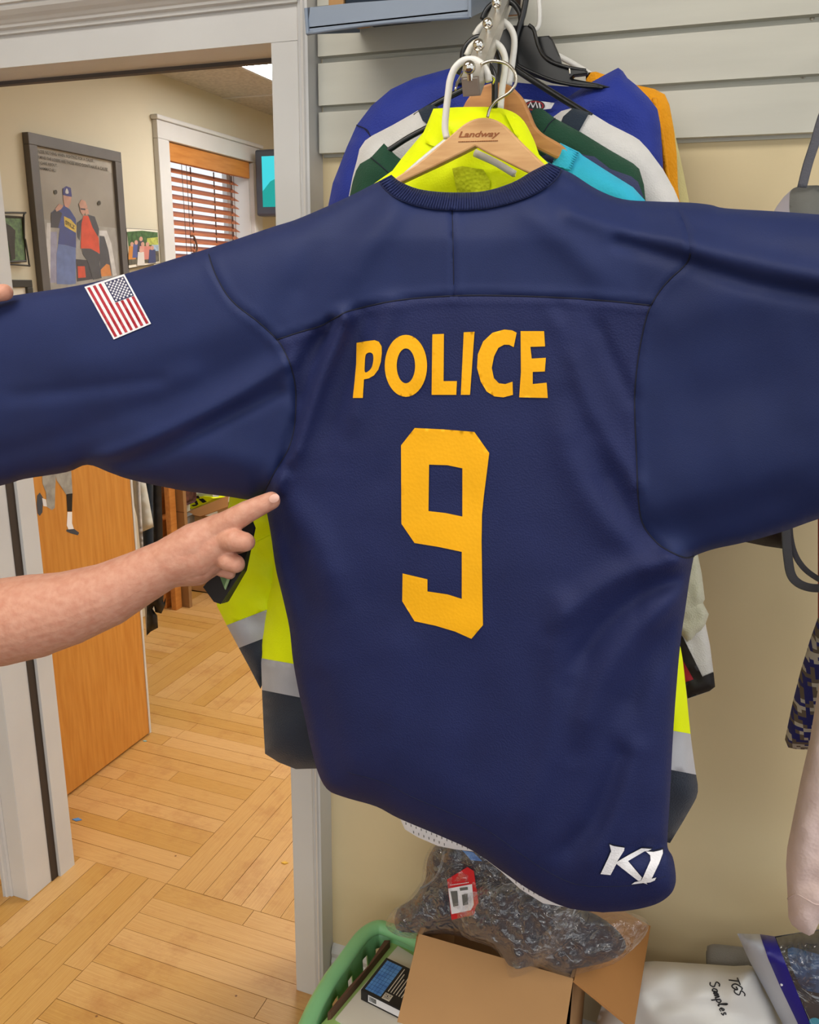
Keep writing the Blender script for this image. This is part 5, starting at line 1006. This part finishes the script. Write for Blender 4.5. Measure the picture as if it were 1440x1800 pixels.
hand = [
 arm,
 [hp(300, 985, .805, 41), hp(345, 958, .815, 40), hp(385, 932, .825, 30)],                      # index side of the back of the hand
 [hp(300, 990, .807, 42), hp(345, 975, .815, 42), hp(392, 950, .822, 29)],
 [hp(300, 996, .81, 38), hp(345, 988, .818, 38), hp(388, 972, .828, 27)],
 [hp(305, 1000, .815, 32), hp(345, 998, .822, 32), hp(375, 988, .835, 24)],
 [hp(385, 931, .822, 27), hp(410, 914, .822, 22), hp(434, 900, .826, 20), hp(455, 890, .832, 18), hp(477, 880, .842, 16)],   # index finger
 [hp(394, 946, .821, 24), hp(414, 950, .811, 20.5), hp(430, 952.5, .812, 17.5), hp(433, 953, .826, 16), hp(418, 960, .850, 14)],          # middle, curled under
 [hp(388, 972, .827, 23), hp(402, 986, .816, 18.5), hp(414, 991, .817, 16.5), hp(416, 992, .832, 15), hp(400, 992, .854, 13)],       # ring
 [hp(376, 986, .838, 21), hp(392, 1001, .832, 14), hp(404, 1008, .836, 10.5), hp(402, 1008, .852, 10)],                              # little
 [hp(330, 965, .84, 30), hp(365, 935, .865, 22), hp(400, 925, .885, 18), hp(425, 930, .89, 15)],                                   # thumb behind
]
body = flesh('body', hand, m_skin, per, .0015, 4)
def nail(px, py, yy, rx, ry, ang, par):
    V = [(px+rx*math.cos(t)*math.cos(ang)-ry*math.sin(t)*math.sin(ang), py+rx*math.cos(t)*math.sin(ang)+ry*math.sin(t)*math.cos(ang)) for t in np.linspace(0, 2*math.pi, 18, endpoint=False)]
    P = [A(x, y, yy) for x, y in V]; c = A(px, py, yy-.0022); mk('fingernail', (P+[c], [(i, (i+1) % 18, 18) for i in range(18)]), m_nail, par, True)
nail(482, 876, .8296, 9.5, 7.5, -.42, per)
# small stack of dark booklets under the hand
cdn = thing('booklet_stack', 'small stack of dark booklets with a green card held under the pointing hand', 'booklets')
for k in range(4):
    o_ = k*6.0
    fixn(mk('booklet', prism([A(x, y, .862+.008*k) for x, y in ((357+10+o_*.9-10, 1030-o_*.9+2), (395+o_*.3, 985-o_*.4), (436, 905), (446, 930), (425+o_*.3, 1005), (400+o_*.1+k*3-12, 1062-k*1), (372+o_*.8+4, 1058))], (0, .005, 0)), m_dark, cdn))
mg = mat('green_card', (96, 130, 84), rough=.3); fixn(mk('green_card', prism([A(x, y, .858) for x, y in ((386, 1012), (400, 990), (408, 1005), (395, 1036))], (0, .002, 0)), mg, cdn)); fixn(mk('green_card_edge', prism([A(x, y, .857) for x, y in ((404, 1003), (408, 1006), (396, 1037), (394, 1032))], (0, .002, 0)), mat('pale_green_edge', (150, 180, 130), rough=.3), cdn))
fixn(mk('green_card', prism([A(x, y, .864) for x, y in ((418, 935), (426, 925), (431, 934), (420, 942))], (0, .002, 0)), m_hivd, cdn))
pe2 = thing('person', 'thumb and fist gripping the far left sleeve of the jersey', 'person')
fist = [[hp(-240, 590, .82, 46), hp(-150, 560, .83, 42), hp(-100, 548, .84, 36)], [hp(-130, 535, .84, 26), hp(-70, 522, .838, 19), hp(-25, 517, .842, 16), hp(8, 514, .85, 15)]]
for k in range(4): fist.append([hp(-110-8*k, 545+20*k, .86, 20), hp(-60-6*k, 560+24*k, .925, 15), hp(-30-6*k, 562+24*k, .955, 13), hp(-10-8*k, 560+24*k, .965, 11)])
flesh('body', fist, m_skin, pe2, .0025, 5)
